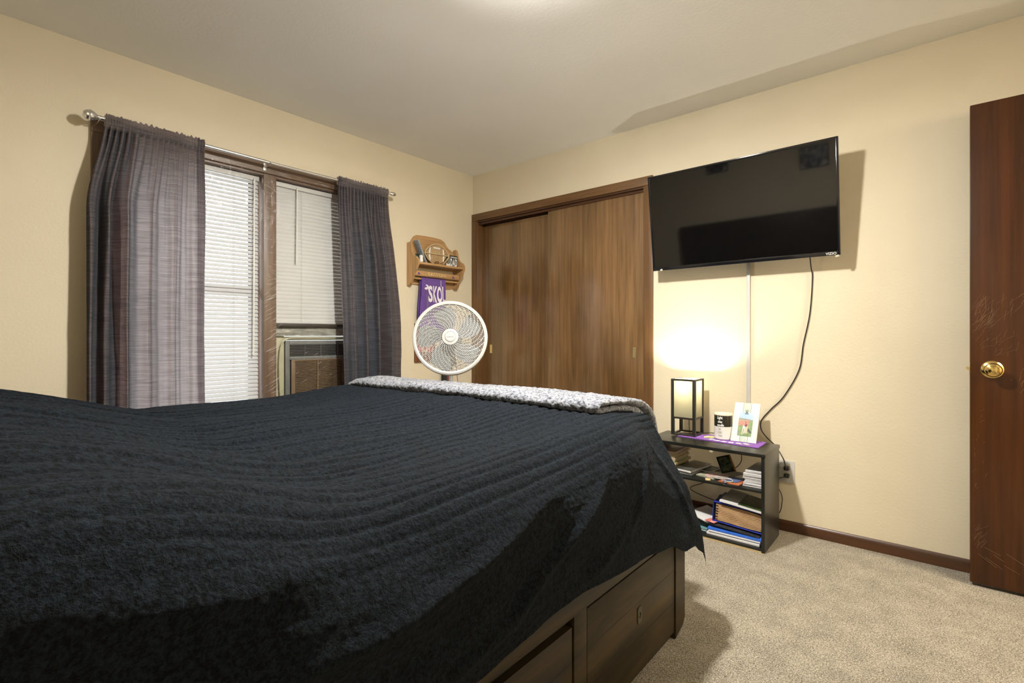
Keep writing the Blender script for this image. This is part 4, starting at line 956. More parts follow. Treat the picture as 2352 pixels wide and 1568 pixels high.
# power cord of the television down the wall to behind the nightstand
BLK = mat('black_cord', (.010, .009, .008), .45)
yc = YB - .007
b = B(); pts = [(-.496, 1.50), (-.495, 1.43), (-.490, 1.37), (-.502, 1.184), (-.532, 1.021), (-.553, .881), (-.626, .734), (-.691, .656), (-.738, .591), (-.740, .541), (-.713, .500), (-.668, .458), (-.622, .405), (-.6115, .352)]
pp = [(x, yc + .0 - .0 * z, z) for x, z in pts]
pp[0] = (-.496, 2.975, 1.52); pp[1] = (-.495, yc - .01, 1.43)
pp[-2] = (-.625, yc - .022, .40); pp[-1] = (-.610, yc - .030, .352)
tube(b, spline(pp, 8), .0030, 8); tvc = put('power_cord', b, BLK, tv, label='long black power cord down the wall')
def plug(z, par):
    b = B(); box(b, (-.622, YB - .036, z - .0105), (-.596, YB - .0078, z + .0105), .005); cyl(b, (-.609, YB - .036, z), (-.612, YB - .044, z + .004), .006, .004); put('plug', b, BLK, par)
plug(.346, tvc)
# ------------------------------------------------------------------ nightstand
NX0, NX1, NY0, NY1, NZ = -1.240, -.628, 2.640, 2.935, .486
ns = thing('nightstand', 'low black open shelf unit used as nightstand under the television', 'nightstand', ((NX0 + NX1) / 2, (NY0 + NY1) / 2, 0))
b = B(); box(b, (NX0 - .004, NY0 - .004, NZ - .017), (NX1 + .004, NY1, NZ), .0012); put('top_panel', b, BLACK_LAM, ns)
for x in (NX0, NX1 - .016):
    b = B(); box(b, (x, NY0, 0.003), (x + .016, NY1, NZ - .017), .0008); put('side_panel', b, BLACK_LAM, ns)
b = B(); box(b, (NX0 + .016, NY0 + .001, .292), (NX1 - .016, NY1, .304), .0006); put('middle_shelf', b, BLACK_LAM, ns)
b = B(); box(b, (NX0 + .016, NY0 + .002, .008), (NX1 - .016, NY1, .020), .0006); put('bottom_shelf', b, BLACK_LAM, ns)
b = B(); box(b, (NX0 + .002, NY0 + .001, .0), (NX1 - .002, NY0 + .010, .0085)); put('raw_edge', b, RAW_BOARD, ns, label='unpainted tan lower edge')

# lamp
lx0, lx1, ly0, ly1 = -1.172, -1.030, 2.812, 2.954
Z0 = NZ + .0045; ZL = .815
lamp = thing('table_lamp', 'square black-framed table lamp with glowing paper shade on the nightstand', 'lamp', ((lx0 + lx1) / 2, (ly0 + ly1) / 2, NZ))
LB = mat('lamp_black_wood', (.018, .016, .012), .38, col2=(.028, .025, .018), scale=(1, 1, .1), nscale=60)
pw = .0165
for x in (lx0, lx1 - pw):
    for y in (ly0, ly1 - pw):
        b = B(); box(b, (x, y, Z0), (x + pw, y + pw, ZL), .0008); put('post', b, LB, lamp)
ZM = .585
for z0, z1 in ((Z0, Z0 + .009), (ZM, ZM + .010), (ZL - .010, ZL)):
    b = B()
    for y in (ly0 + .001, ly1 - pw + .001): box(b, (lx0 + pw, y, z0), (lx1 - pw, y + pw - .003, z1))
    for x in (lx0 + .001, lx1 - pw + .001): box(b, (x, ly0 + pw, z0), (x + pw - .003, ly1 - pw, z1))
    put('rail', b, LB, lamp)
b = B(); i0 = .006
xa, xb_, ya, yb_ = lx0 + i0, lx1 - i0, ly0 + i0, ly1 - i0
for (p, q) in (((xa, ya), (xb_, ya)), ((xb_, ya), (xb_, yb_)), ((xb_, yb_), (xa, yb_)), ((xa, yb_), (xa, ya))):
    v = [b.verts.new((*p, ZM + .008)), b.verts.new((*q, ZM + .008)), b.verts.new((*q, ZL - .002)), b.verts.new((*p, ZL - .002))]; b.faces.new(v)
put('shade', b, SHADE, lamp, label='glowing cream paper shade')
lcx, lcy = (lx0 + lx1) / 2, (ly0 + ly1) / 2
b = B(); box(b, (lx0 + pw, lcy - .010, ZM), (lx1 - pw, lcy + .010, ZM + .008)); cyl(b, (lcx, lcy, ZM + .006), (lcx, lcy, ZM + .050), .015); put('socket', b, LB, lamp)
b = B(); lathe(b, [(.012, .045), (.014, .055), (.026, .085), (.030, .105), (.026, .122), (.014, .134), (0, .137)], (lcx, lcy, ZM), (0, 0, 1), 24); put('bulb', b, mat('bulb_glass', (.9, .88, .8), .3, emit=(1, .85, .55), estr=6), lamp).visible_shadow = True
lamp_light('table_lamp_light', (lcx, lcy, .782), LAMP_POWER, .014, (1, .93, .80)).parent = None

# cord of the lamp, looping behind the nightstand to the outlet
b = B(); tube(b, spline([(-.610, YB - .040, .306), (-.622, YB - .045, .300), (-.645, YB - .034, .285), (-.652, YB - .02, .24), (-.634, YB - .018, .195), (-.632, YB - .018, .155), (-.650, YB - .018, .09), (-.72, YB - .02, .06), (-.90, YB - .022, .075), (-1.13, YB - .022, .125), (-1.056, YB - .022, .182), (-.97, YB - .022, .24), (-.869, YB - .022, .306), (-.839, YB - .022, .368), (-.87, YB - .022, .45), (-.98, YB - .030, .488), (-1.04, YB - .085, .4915), (-1.082, YB - .125, .4915), (-1.086, YB - .150, .4915), (-1.090, YB - .157, .52), (-1.092, YB - .157, .585)], 8), .0022, 8)
lc_ = put('power_cord', b, BLK, lamp, label='thin black power cord'); plug(.306, lc_)

# purple runner under the candle and picture
RZn = NZ + .0004
b = B(); pl = [(-1.128, 2.800), (-.688, 2.760), (-.690, 2.935), (-1.00, 2.950)]
def runner(u, v):
    p = Vector((pl[0][0] + (pl[1][0] - pl[0][0]) * u, pl[0][1] + (pl[1][1] - pl[0][1]) * u)); q = Vector((pl[3][0] + (pl[2][0] - pl[3][0]) * u, pl[3][1] + (pl[2][1] - pl[3][1]) * u)); r = p + (q - p) * v
    return Vector((r.x, r.y, RZn + .0035 + .0008 * noise.noise(Vector((r.x * 20, r.y * 20, 1)))))
grid(b, runner, 40, 16)
grid(b, lambda u, v: runner(u, v) * 1 - Vector((0, 0, .0033)), 40, 16)
for k in range(40):
    for v in (0, 1): b.faces.new([b.verts.new(runner(k / 40, v)), b.verts.new(runner((k + 1) / 40, v)), b.verts.new(runner((k + 1) / 40, v) - Vector((0, 0, .0033))), b.verts.new(runner(k / 40, v) - Vector((0, 0, .0033)))])
for k in range(16):
    for u in (0, 1): b.faces.new([b.verts.new(runner(u, k / 16)), b.verts.new(runner(u, (k + 1) / 16)), b.verts.new(runner(u, (k + 1) / 16) - Vector((0, 0, .0033))), b.verts.new(runner(u, k / 16) - Vector((0, 0, .0033)))])
bmesh.ops.recalc_face_normals(b, faces=b.faces)
ru = put('cloth_runner', b, mat('purple_cloth', (.20, .075, .36), .85, col2=(.24, .10, .42), nscale=60), angle=80); tag(ru, 'purple printed cloth lying on top of the nightstand', 'cloth'); origin(ru, (-.9, 2.86, NZ))
b = B()
def flat(pts, z=RZn + .0047):
    t3 = bmesh.new(); vs = [t3.verts.new((x, y, z)) for x, y in pts]; t3.faces.new(vs); join(b, t3)
arc = []
for k in range(11):
    a = radians(200 + k * 14); cx_, cy_ = -.845, 2.905; r1, r2 = .094, .122
    if 0 < k < 9 and k != 8:
        flat([(cx_ + r1 * 1.45 * cos(a), cy_ + r1 * sin(a)), (cx_ + r1 * 1.45 * cos(a + .16), cy_ + r1 * sin(a + .16)), (cx_ + r2 * 1.45 * cos(a + .16), cy_ + r2 * sin(a + .16)), (cx_ + r2 * 1.45 * cos(a), cy_ + r2 * sin(a))])
for k in range(26):
    x = -.985 + k * .0098; y = 2.8015 - (x + 1.0) * .10; flat([(x, y), (x + .005, y), (x + .005, y + .0022), (x, y + .0022)])
put('white_print', b, mat('white_print_ink', (.74, .68, .76), .8), ru, label='white printed blocks')
b = B()
t4 = [(-1.02 + .028 * cos(2 * pi * k / 20), 2.87 + .040 * sin(2 * pi * k / 20)) for k in range(20)]; flat([(x + .048, y) for x, y in t4])
put('yellow_print', b, mat('yellow_print_ink', (.70, .56, .20), .8, col2=(.8, .76, .6), nscale=90, lo=.5, hi=.52), ru, label='yellow and white printed patch')
b = B()
for (x, y) in ((-.80, 2.789), (-.775, 2.785), (-.75, 2.7845), (-.73, 2.781)): flat([(x - .008, y - .0035), (x + .008, y - .005), (x + .011, y + .004), (x - .005, y + .006)], RZn + .0050)
put('brown_print', b, mat('brown_print_ink', (.30, .12, .10), .8, col2=(.6, .4, .3), nscale=120), ru, label='brown printed marks')

# candle jar
cxn, cyn, cz0, cr = -.897, 2.877, NZ + .0055, .047
cd = thing('candle_jar', 'candle in a black and white glass jar beside the lamp', 'candle', (cxn, cyn, cz0))
b = B(); H_ = .143
lathe(b, [(0, 0), (cr - .004, 0), (cr, .004), (cr, .072)], (cxn, cyn, cz0), (0, 0, 1), 56); put('jar_base', b, mat('jar_white_label', (.66, .63, .58), .4, col2=(.68, .65, .6), nscale=4), cd, label='white lower half of the jar')
b = B(); lathe(b, [(cr, .072), (cr, .133), (cr - .001, .135), (cr - .004, .133), (cr - .004, .074)], (cxn, cyn, cz0), (0, 0, 1), 56); put('jar_top', b, mat('jar_black_glass', (.012, .012, .008), .12, col2=(.02, .018, .01), nscale=5), cd, label='black upper half of the jar')
b = B(); lathe(b, [(cr - .004, .120), (cr - .004, .1335), (cr + .0005, .1335), (cr + .001, .139), (cr - .001, .142), (cr - .007, .1425), (cr - .009, .137), (cr - .009, .128), (0, .127)], (cxn, cyn, cz0), (0, 0, 1), 56); put('wax', b, mat('pale_wax', (.74, .68, .50), .45), cd, label='pale wax and rim')
dcam = atan2(0 - cyn, 0 - cxn)        # towards the room
def wrap(z0, a0):
    def g(p):
        a = a0 + p.x / cr; r = cr + .0004 + p.z * .5; return Vector((cxn + r * cos(a), cyn + r * sin(a), cz0 + z0 + p.y))
    return g
a00 = dcam - .74
b = B(); text(b, 'Light', I4, .029, .020, .0006, warp=wrap(.1095, a00 + .05), bold=.025, shear=.1); text(b, 'this', I4, .024, .014, .0006, warp=wrap(.0925, a00 + .12), bold=.025, shear=.1); text(b, 'candle', I4, .036, .014, .0006, warp=wrap(.0745, a00 + .04), bold=.025, shear=.1)
put('lettering', b, WHT, cd, label='white lettering on black')
b = B(); text(b, 'for', I4, .013, .011, .0006, warp=wrap(.054, a00 + .22), shear=.1); text(b, 'COZY', I4, .024, .011, .0006, warp=wrap(.035, a00 + .12)); text(b, 'TIME', I4, .024, .010, .0006, warp=wrap(.017, a00 + .12))
put('lettering', b, mat('grey_print', (.22, .21, .20), .7), cd, label='thin grey lettering on white')

# picture frame of three boards, leaning back
Wf, Hf = .128, .218; la = radians(21)
Mp = plane((-.850, 2.846, NZ + .0055), (1, .05, 0), Vector((.02, sin(la), cos(la))))
pf = thing('picture_frame', 'whitewashed board picture frame with clipped photo on the nightstand', 'picture frame', (-.79, 2.88, NZ + .0055))
PB = mat('whitewashed_board', (.66, .68, .58), .7, col2=(.74, .76, .68), scale=(1, 1, .3), nscale=60); PG = mat('sage_board', (.47, .55, .46), .7, col2=(.52, .60, .52), scale=(1, 1, .3), nscale=60)
for x0_, x1_, m_ in ((0, .0445, PB), (.0455, .0835, PG), (.0845, .128, PB)):
    b = B(); box(b, (x0_, 0, -.011), (x1_, Hf, 0), .0015, M=Mp); put('board', b, m_, pf, label='sage green board' if m_ is PG else None)
b = B(); box(b, (.01, .045, -.017), (.118, .06, -.0112), M=Mp); box(b, (.01, .16, -.017), (.118, .175, -.0112), M=Mp)
prism(b, [(.055, 0), (.075, 0), (.070, .14), (.060, .14)], Mp @ Matrix.Translation((0, .155, -.019)) @ Matrix.Rotation(radians(208), 4, 'X'), .003)
put('back_brace', b, PB, pf)
b = B(); bx0, by0, bw, bh = .030, .033, .071, .130; Mq = Mp @ Matrix.Translation((bx0, by0, .0006))
box(b, (0, 0, 0), (bw, bh, .0006), M=Mq); ph = put('photo_print', b, mat('photo_grass', (.10, .17, .06), .35, col2=(.20, .30, .09), nscale=45), pf, label='colour photo of people in red shirts on grass')
def patch(pts, m_, nm, z=.0008):
    b = B(); t3 = bmesh.new(); vs = [t3.verts.new(Mq @ Vector((u * bw, v * bh, z))) for u, v in pts]; t3.faces.new(vs); bmesh.ops.recalc_face_normals(t3, faces=t3.faces); join(b, t3); put(nm, b, m_, ph)
patch([(0, .70), (1, .66), (1, 1), (0, 1)], mat('photo_sky', (.25, .40, .68), .35, col2=(.42, .52, .70), scale=(1, 1, 1), nscale=15), 'sky_area')
patch([(0, .70), (1, .655), (1, .70), (.5, .735), (0, .755)], mat('photo_trees', (.16, .17, .12), .4, col2=(.3, .26, .2), nscale=150), 'tree_line', .0009)
patch([(0, .0), (.0, .34), (.14, .0)], mat('photo_road', (.2, .21, .2), .4), 'road_area', .0009)
patch([(.50, .30), (.9, .12), (1., .18), (.62, .42)], mat('photo_shadow', (.02, .04, .03), .4), 'dark_patch', .0009)
b = B(); rs = random.Random(9)
for i in range(13):
    u = .06 + .64 * (i / 12); v = .62 + .07 * rs.random() - .04 * (u - .3); r_ = .034
    lathe(b, [(0, 0), (r_ * .55 * bh, 0), (0, .0003)], Mq @ Vector((u * bw, v * bh, .0011)), Mq.to_3x3() @ Vector((0, 0, 1)), 10)
put('faces', b, mat('photo_skin', (.62, .36, .26), .5), ph)
b = B()
for i in range(40):
    u = .05 + .62 * rs.random(); v = .46 + .17 * rs.random(); w_ = .10
    t3 = bmesh.new(); vs = [t3.verts.new(Mq @ Vector(((u + a * w_) * bw, (v + c_ * .05) * bh, .0010 + i * .00001))) for a, c_ in ((-.5, -1), (.5, -1), (.6, .8), (-.6, .8))]; t3.faces.new(vs); join(b, t3)
put('shirts', b, mat('photo_red', (.62, .10, .07), .5, col2=(.75, .28, .22), nscale=200), ph)
patch([(.34, .32), (.48, .30), (.52, .50), (.36, .52)], mat('photo_white', (.75, .74, .74), .5), 'white_shirt', .0013)
patch([(.46, .40), (.60, .40), (.68, .60), (.52, .62)], mat('photo_dark_hair', (.07, .02, .02), .5), 'dark_figure', .0013)
patch([(.50, .12), (.66, .12), (.72, .42), (.52, .40)], mat('photo_tan', (.55, .42, .28), .5), 'tan_trousers', .0012)
patch([(.30, .05), (.36, .05), (.40, .34), (.33, .34)], mat('photo_tan_leg', (.62, .56, .46), .5), 'leg_area', .0014)
patch([(.42, .10), (.47, .08), (.52, .34), (.45, .34)], mat('photo_tan_leg_b', (.60, .54, .44), .5), 'leg_area', .0014)
b = B(); xc_ = .066; zc_ = by0 + bh
box(b, (xc_ - .0085, zc_ - .008, .0014), (xc_ + .0085, zc_ - .004, .0034), .0005, M=Mp); prism(b, [(-.005, 0), (.005, 0), (.0035, .009), (-.0035, .009)], Mp @ Matrix.Translation((xc_, zc_ - .004, .002)), .001)
for s in (-1, 1): tube(b, [Mp @ Vector((xc_ + s * .004 + .0042 * cos(a), zc_ + .010 + .0045 * sin(a), .004)) for a in [2 * pi * k / 14 for k in range(14)]], .0007, 5, closed=True)
put('clip', b, mat('clip_metal', (.05, .05, .05), .3, metal=.8), pf, label='small black metal clip')

# ------------------------------------------------------------------ contents of the nightstand
PAPER = mat('white_paper', (.68, .67, .66), .7, col2=(.72, .71, .70), nscale=6)
def rbox(name, x0, x1, y0, y1, z0, z1, m, rz=0, label=None, cat=None, group=None, tilt=(0, 0), bev=.001):
    c = Vector(((x0 + x1) / 2, (y0 + y1) / 2, z0)); M = Matrix.Rotation(radians(rz), 4, 'Z') @ Matrix.Rotation(radians(tilt[0]), 4, 'X') @ Matrix.Rotation(radians(tilt[1]), 4, 'Y')
    b = B(); box(b, (x0 - c.x, y0 - c.y, 0), (x1 - c.x, y1 - c.y, z1 - z0), bev, M=Matrix.Translation(c) @ M); o = put(name, b, m)
    if label: tag(o, label, cat, group)
    return origin(o, c)
def book(x0, x1, y0, y1, z0, z1, cover, rz, label, hard=True, cat='book', name='book', pages=PAPER):
    c = Vector(((x0 + x1) / 2, (y0 + y1) / 2, z0)); t = thing(name, label, cat, c, radians(rz)); w, d, h = (x1 - x0) / 2, (y1 - y0) / 2, z1 - z0
    b = B(); th = .0022 if hard else .0008
    box(b, (-w, -d, 0), (w, d, th), .0004); box(b, (-w, -d, h - th), (w, d, h), .0004); box(b, (-w, -d, 0), (-w + th, d, h), .0004)
    put('cover', b, cover, t, world=False)
    b = B(); box(b, (-w + th, -d + .003, th), (w - .003, d - .003, h - th)); put('pages', b, pages, t, world=False)
    return t
S2 = .3045
col = lambda n, c, c2=None, s=30, r=.5: mat(n, c, r, col2=c2 or tuple(min(1, v * 1.3) for v in c), nscale=s)
# left: pile of pale books and dark albums
rng = random.Random(11)
zz = S2
for i in range(9):
    h = rng.choice((.011, .013, .012)); dx = rng.uniform(-.006, .006)
    o = rbox('magazine', -1.216 + dx * .2, -1.098 + dx, 2.695, 2.905 + dx, zz, zz + h, col('magazine_paper_%d' % i, (.34 + .12 * rng.random(), .29 + .1 * rng.random(), .18 + .08 * rng.random()), s=16), rz=rng.uniform(-1.2, 1.2),
             label='magazine in the tall pile at the left end of the middle shelf', cat='magazine', group='magazines in the pile on the middle shelf'); zz += h + .0004
book(-1.088, -.992, 2.69, 2.90, S2, S2 + .013, col('album_grey', (.10, .10, .10)), -6, 'grey closed book lowest in the short stack on the middle shelf')
book(-1.090, -.986, 2.685, 2.905, S2 + .0135, S2 + .031, col('album_dark', (.035, .032, .022), (.10, .10, .09), 14, .3), -9, 'dark glossy photo album topmost in the short stack on the middle shelf')
book(-.990, -.935, 2.80, 2.915, S2, S2 + .014, col('green_black', (.02, .024, .015)), -10, 'dark olive book behind the pile of cards on the middle shelf')
# centre: cards, leaning picture frame, toy lamp
book(-.975, -.868, 2.700, 2.835, S2, S2 + .006, col('card_green', (.30, .33, .22), (.55, .5, .42), 34), -14, 'green and pink illustrated booklet on the middle shelf', False, 'booklet', 'booklet')
rbox('greeting_card', -.945, -.835, 2.705, 2.800, S2 + .0065, S2 + .0085, col('card_pink', (.50, .22, .20), (.62, .58, .54), 40), rz=8, label='pink and grey greeting card on the booklet', cat='card')
rbox('greeting_card', -.925, -.900, 2.655, 2.690, S2, S2 + .003, col('card_orange', (.70, .35, .08), (.85, .7, .4), 60), rz=20, label='small orange and cream card at the middle shelf front edge', cat='card')
rbox('postcard', -.835, -.765, 2.695, 2.790, S2 + .0045, S2 + .0065, col('card_blue', (.06, .09, .24), (.12, .18, .36), 22), rz=-12, label='blue postcard left of the envelope stack', cat='postcard')
rbox('booklet', -.855, -.748, 2.665, 2.760, S2, S2 + .0035, col('card_red', (.42, .07, .03), (.5, .2, .08), 18), rz=-6, label='red booklet under the blue postcard', cat='booklet')
t = thing('photo_frame', 'small dark picture frame with orange edge leaning on the middle shelf', 'picture frame', (-.835, 2.83, S2 + .004)); 
Mz = Matrix.Translation((-.880, 2.80, S2 + .013)) @ Matrix.Rotation(radians(14), 4, 'Z') @ Matrix.Rotation(radians(-42), 4, 'X') @ Matrix.Rotation(radians(-20), 4, 'Y')
b = B()
for q in ((0, 0, .075, .008), (0, .092, .075, .1), (0, 0, .008, .1)): box(b, (q[0], 0, q[1]), (q[2], .008, q[3]), .001, M=Mz)
put('frame_rim', b, col('frame_black', (.02, .015, .01)), t)
b = B(); box(b, (.067, -.001, 0), (.075, .009, .1), .001, M=Mz); put('side_edge', b, col('frame_orange', (.50, .22, .05)), t, label='orange wooden edge')
b = B(); box(b, (.006, .003, .006), (.069, .005, .094), M=Mz); put('picture', b, col('dark_picture', (.03, .045, .03), (.14, .17, .10), 45, .25), t)
t = thing('key_ring', 'silver keys and cord with a round metal fob at the front of the middle shelf', 'keys', (-.82, 2.69, S2 + .0035))
b = B(); tube(b, spline([(-.90, 2.70, S2 + .011), (-.87, 2.684, S2 + .013), (-.845, 2.690, S2 + .012), (-.822, 2.705, S2 + .013), (-.80, 2.700, S2 + .013), (-.79, 2.682, S2 + .010), (-.81, 2.670, S2 + .009), (-.84, 2.672, S2 + .009)], 8), .0028, 8)
tube(b, spline([(-.885, 2.715, S2 + .010), (-.85, 2.708, S2 + .014), (-.83, 2.722, S2 + .013), (-.805, 2.716, S2 + .012)], 8), .0024, 8); put('cord', b, mat('silver_cord', (.45, .45, .42), .4), t)
b = B(); lathe(b, [(0, -.005), (.0085, -.004), (.0095, 0), (.0085, .004), (0, .006)], (-.822, 2.662, S2 + .0098), (.3, -.9, .2), 24); put('fob', b, mat('fob_metal', (.5, .5, .62), .2, metal=.8), t)
# right: stack of envelopes
zz = S2; rng = random.Random(4)
for i in range(24):
    h = .0031; dx = rng.uniform(-.004, .003) + (.006 if 6 < i < 12 else 0) + (.012 if i > 19 else 0)
    k = .60 + .10 * rng.random()
    o = rbox('envelope', -.738 + dx, -.6455, 2.682 + rng.uniform(-.003, .004), 2.90, zz, zz + h, mat('envelope_%d' % (i % 6), (k, k * .98, k * .99), .7) if i < 6 else bpy.data.materials['envelope_%d' % (i % 6)], rz=rng.uniform(-1.2, 1.2),
             label='white envelope in the thick stack at the right end of the middle shelf', cat='envelope', group='envelopes stacked on the middle shelf', bev=.0006); zz += h + .0003
rbox('paper_sheet', -.81, -.735, 2.76, 2.90, S2, S2 + .0015, PAPER, rz=-16, label='loose white sheet left of the envelope stack', cat='paper')
# bottom shelf
S1 = .0205
rbox('paper_pad', -.915, -.655, 2.662, 2.88, S1, S1 + .011, PAPER, rz=-1, label='thick pad of white paper lowest on the bottom shelf', cat='paper', bev=.002)
rbox('folder', -.905, -.652, 2.668, 2.885, S1 + .0115, S1 + .0145, col('navy_folder', (.015, .03, .10)), label='thin navy folder between white papers on the bottom shelf', cat='folder')
rbox('paper_pad', -.908, -.655, 2.664, 2.88, S1 + .015, S1 + .023, PAPER, rz=.5, label='pad of white paper just under the bright blue folder', cat='paper', bev=.002)
rbox('folder', -.912, -.650, 2.666, 2.89, S1 + .0235, S1 + .036, col('bright_blue_folder', (.03, .13, .60), (.05, .18, .7), 20, .35), label='bright blue folder on the bottom shelf under the notebook', cat='folder', bev=.003)
book(-1.09, -.925, 2.685, 2.82, S1, S1 + .012, col('teal_cover', (.10, .24, .26), (.14, .30, .31), 12), 2, 'teal hardcover book at the left of the bottom shelf')
b = B(); t3 = rbox('binder', -1.10, -.915, 2.72, 2.90, S1 + .0125, S1 + .050, col('dark_green_binder', (.008, .022, .018)), rz=4, label='dark green binder on the teal book', cat='binder', bev=.002)
b.free()
# notebook sloping to the right
t = thing('notebook', 'black spiral notebook sloping down beneath the blue file box', 'notebook', (-.90, 2.68, S1 + .045)); Mn = Matrix.Translation((-.905, 2.672, S1 + .052)) @ Matrix.Rotation(radians(3.6), 4, 'Y')
b = B(); box(b, (0, 0, 0), (.245, .20, .006), .0008, M=Mn); put('cover', b, col('notebook_black', (.012, .012, .013), (.05, .05, .055), 90), t)
b = B()
for i in range(40): tube(b, [Mn @ Vector((.03 + i * .0053, -.001 + .0035 * cos(a), .003 + .0045 * sin(a))) for a in [2 * pi * k / 8 for k in range(8)]], .0006, 4, closed=True)
put('spiral', b, mat('spiral_wire', (.25, .25, .25), .3, metal=.9), t)
rbox('postcard', -.925, -.868, 2.668, 2.72, S1 + .0635, S1 + .0655, col('red_card', (.60, .06, .05), (.75, .4, .35), 40), rz=-18, label='small red card poking out beneath the blue file box', cat='card')
rbox('paper_pad', -1.02, -.890, 2.70, 2.88, S1 + .058, S1 + .064, PAPER, rz=-16, tilt=(0, 9), label='white papers slanting left of the blue file box', cat='paper', bev=.0008)
# blue file box with brown folders
fb = thing('file_box', 'blue file box holding brown folders lying on the bottom shelf', 'file box', (-.78, 2.78, S1 + .058)); Mb = Matrix.Translation((-.896, 2.690, S1 + .0665)) @ Matrix.Rotation(radians(3.3), 4, 'Y')
BLU = col('file_box_blue', (.02, .035, .30), (.035, .06, .42), 25, .35); Wb, Db, Hb = .243, .20, .104
b = B(); box(b, (0, 0, 0), (Wb, Db, .0035), .001, M=Mb); box(b, (0, 0, Hb - .0035), (Wb, Db, Hb), .001, M=Mb); box(b, (0, 0, 0), (.0035, Db, Hb), .001, M=Mb); box(b, (0, Db - .003, 0), (Wb, Db, Hb), .001, M=Mb); box(b, (Wb - .003, .01, 0), (Wb, Db, Hb), .001, M=Mb)
put('shell', b, BLU, fb)
MAN = col('manila', (.52, .32, .16), (.60, .39, .21), 20, .7)
for i in range(13):
    b = B(); z0 = .006 + i * .0071; K = 14
    for k in range(K):
        x0_ = .014 + k * (Wb - .02) / K; x1_ = .014 + (k + 1) * (Wb - .02) / K
        zc = lambda x: z0 + .0014 * sin(x * 28 + i * .8) - .010 * (x / Wb) * (i / 13 - .5)
        v = [Vector((x0_, .006, zc(x0_))), Vector((x1_, .006, zc(x1_))), Vector((x1_, Db - .01, zc(x1_))), Vector((x0_, Db - .01, zc(x0_)))]
        lo_ = [b.verts.new(Mb @ p) for p in v]; hi_ = [b.verts.new(Mb @ (p + Vector((0, 0, .0042)))) for p in v]
        b.faces.new(hi_); b.faces.new(lo_[::-1]); b.faces.new((lo_[0], lo_[1], hi_[1], hi_[0]))
        if k == 0: b.faces.new((lo_[3], lo_[0], hi_[0], hi_[3]))
    put('folder_sheet', b, MAN, fb)
b = B()
for i in range(6): box(b, (.011, .0035, .0115 + i * .0142), (.026, .0065, .0155 + i * .0142), M=Mb)
put('index_tabs', b, BLACK_PL, fb)
# magazine on top of the file box
b = B()
def mag(u, v):
    x = .035 + u * .208; y = -.014 + v * .20; z = Hb + .0100 + .018 * sin((1 - u) * pi * .55) * (.4 + .6 * v) * (1 - .35 * u) + .002
    return Mb @ Vector((x, y, z))
g1 = grid(b, mag, 20, 10); g2 = grid(b, lambda u, v: mag(u, v) - Vector((0, 0, .008)), 20, 10)
for k in range(20):
    for j in (0, 10): b.faces.new((g1[k][j], g1[k + 1][j], g2[k + 1][j], g2[k][j]))
for k in range(10):
    for i in (0, 20): b.faces.new((g1[i][k], g1[i][k + 1], g2[i][k + 1], g2[i][k]))
bmesh.ops.recalc_face_normals(b, faces=b.faces); o = put('magazine', b, PAPER); tag(o, 'curling white magazine with dark green cover photo on the blue file box', 'magazine'); origin(o, (-.78, 2.76, .19))
b = B(); grid(b, lambda u, v: mag(.42 + .58 * u, .04 + .9 * v) + Vector((0, 0, .0006)), 12, 8); put('cover_photo', b, col('mag_cover_dark', (.012, .018, .008), (.06, .12, .03), 24, .3), o)
b = B(); lathe(b, [(0, 0), (.018, .004), (.026, .018), (.018, .032), (0, .036)], (-.905, 2.895, .135), (0, -.2, 1), 20); tube(b, spline([(-.90, 2.895, .165), (-.87, 2.90, .185), (-.83, 2.90, .19)], 6), .004, 6); o = put('power_brick', b, BLK); tag(o, 'round black adapter behind the blue file box', 'adapter'); origin(o, (-.905, 2.895, .135))

# ------------------------------------------------------------------ ceiling light, added hallway fill light, pictures on the wall behind the camera
LX, LY = -1.06, 1.33
cl = thing('ceiling_light', 'round flush glass ceiling light above the bed', 'ceiling light', (LX, LY, HC))
b = B(); lathe(b, [(0, 0), (.055, 0), (.058, -.012), (.012, -.018), (.008, -.10), (0, -.10)], (LX, LY, HC), (0, 0, 1), 48); put('base_plate', b, CHROME, cl)
b = B(); lathe(b, [(0, -.102), (.012, -.104), (.014, -.112), (.026, -.126), (.028, -.140), (.018, -.156), (0, -.160)], (LX, LY, HC), (0, 0, 1), 24); put('bulb', b, mat('ceiling_bulb', (.9, .9, .85), .4, emit=(1, .93, .80), estr=20), cl).visible_shadow = True
fd = bpy.data.materials.new('dimming_dish'); fd.use_nodes = True; nt = fd.node_tree
for n in list(nt.nodes): nt.nodes.remove(n)
o_ = nt.nodes.new('ShaderNodeOutputMaterial'); t_ = nt.nodes.new('ShaderNodeBsdfTransparent'); d_ = nt.nodes.new('ShaderNodeBsdfDiffuse'); m_ = nt.nodes.new('ShaderNodeMixShader'); m_.inputs[0].default_value = .60
d_.inputs[0].default_value = (.85, .85, .82, 1); nt.links.new(t_.outputs[0], m_.inputs[1]); nt.links.new(d_.outputs[0], m_.inputs[2]); nt.links.new(m_.outputs[0], o_.inputs[0])
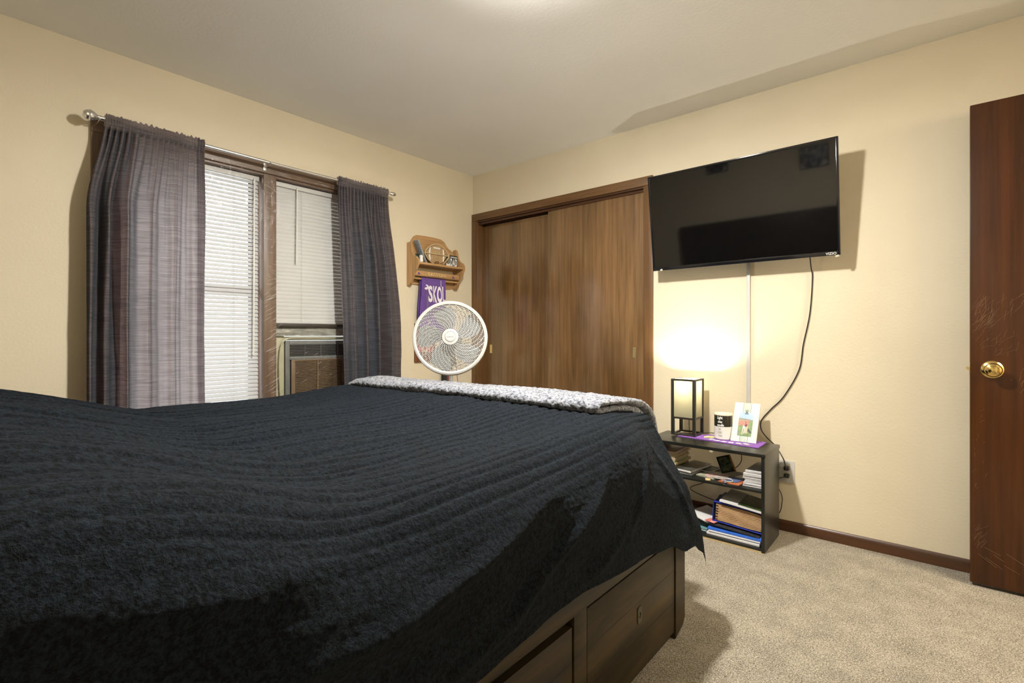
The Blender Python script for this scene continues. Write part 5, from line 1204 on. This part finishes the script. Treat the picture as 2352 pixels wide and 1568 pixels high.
b = B(); lathe(b, [(.010, -.062), (.10, -.064), (.150, -.072), (.172, -.082), (.172, -.085), (.150, -.075), (.10, -.067), (.010, -.065)], (LX, LY, HC), (0, 0, 1), 56); put('glow_dimming_dish', b, fd, cl)  # unseen dish added to dim the bulb's glow on the ceiling
lamp_light('ceiling_light_bulb', (LX, LY, HC - .105), CEIL_POWER, .035, (1, .955, .88))
ad = bpy.data.lights.new('ceiling_light_down', 'AREA'); ad.shape = 'DISK'; ad.size = .12; ad.energy = CEIL_POWER * .72; ad.color = (1, .955, .88)
ao = bpy.data.objects.new('ceiling_light_down', ad); COL.objects.link(ao); ao.location = (LX, LY, HC - .165)
hl = thing('hall_fill_light', 'round unseen fill light added in the hallway outside the open door', 'ceiling light', (1.62, 2.42, HC))  # unseen lamp added to lift the left wall and far corner
b = B(); lathe(b, [(0, 0), (.12, 0), (.13, -.02), (.10, -.06), (0, -.075)], (1.62, 2.42, HC), (0, 0, 1), 40); put('fill_bowl', b, mat('hall_fill_glow', (.9, .88, .8), .4, emit=(1, .9, .75), estr=3), hl)
lamp_light('hall_fill_lamp', (1.62, 2.42, HC - .30), HALL_FILL_POWER, .22, (1, .9, .75))
GR = mat('collage_print', (.02, .02, .02), .4, col2=(.55, .53, .5), nscale=22, lo=.44, hi=.6)
for (x0_, x1_, z0_, z1_, nx_, nz_, lab) in ((-1.08, -.82, 1.915, 2.14, 3, 2, 'black collage frame of six photos on the wall above the headboard'), (-2.04, -1.80, 2.06, 2.30, 2, 2, 'black collage frame of four photos on the wall above the headboard')):
    t = thing('collage_frame', lab, 'picture frame', ((x0_ + x1_) / 2, YK, z0_))
    b = B(); box(b, (x0_, YK, z0_), (x1_, YK + .014, z1_), .002); put('frame', b, BLACK_PL, t)
    wv, hv = (x1_ - x0_ - .012) / nx_, (z1_ - z0_ - .012) / nz_
    for i in range(nx_):
        for j in range(nz_):
            b = B(); box(b, (x0_ + .010 + i * wv, YK + .014, z0_ + .010 + j * hv), (x0_ + .002 + (i + 1) * wv, YK + .0155, z0_ + .002 + (j + 1) * hv)); put('photo', b, GR, t)
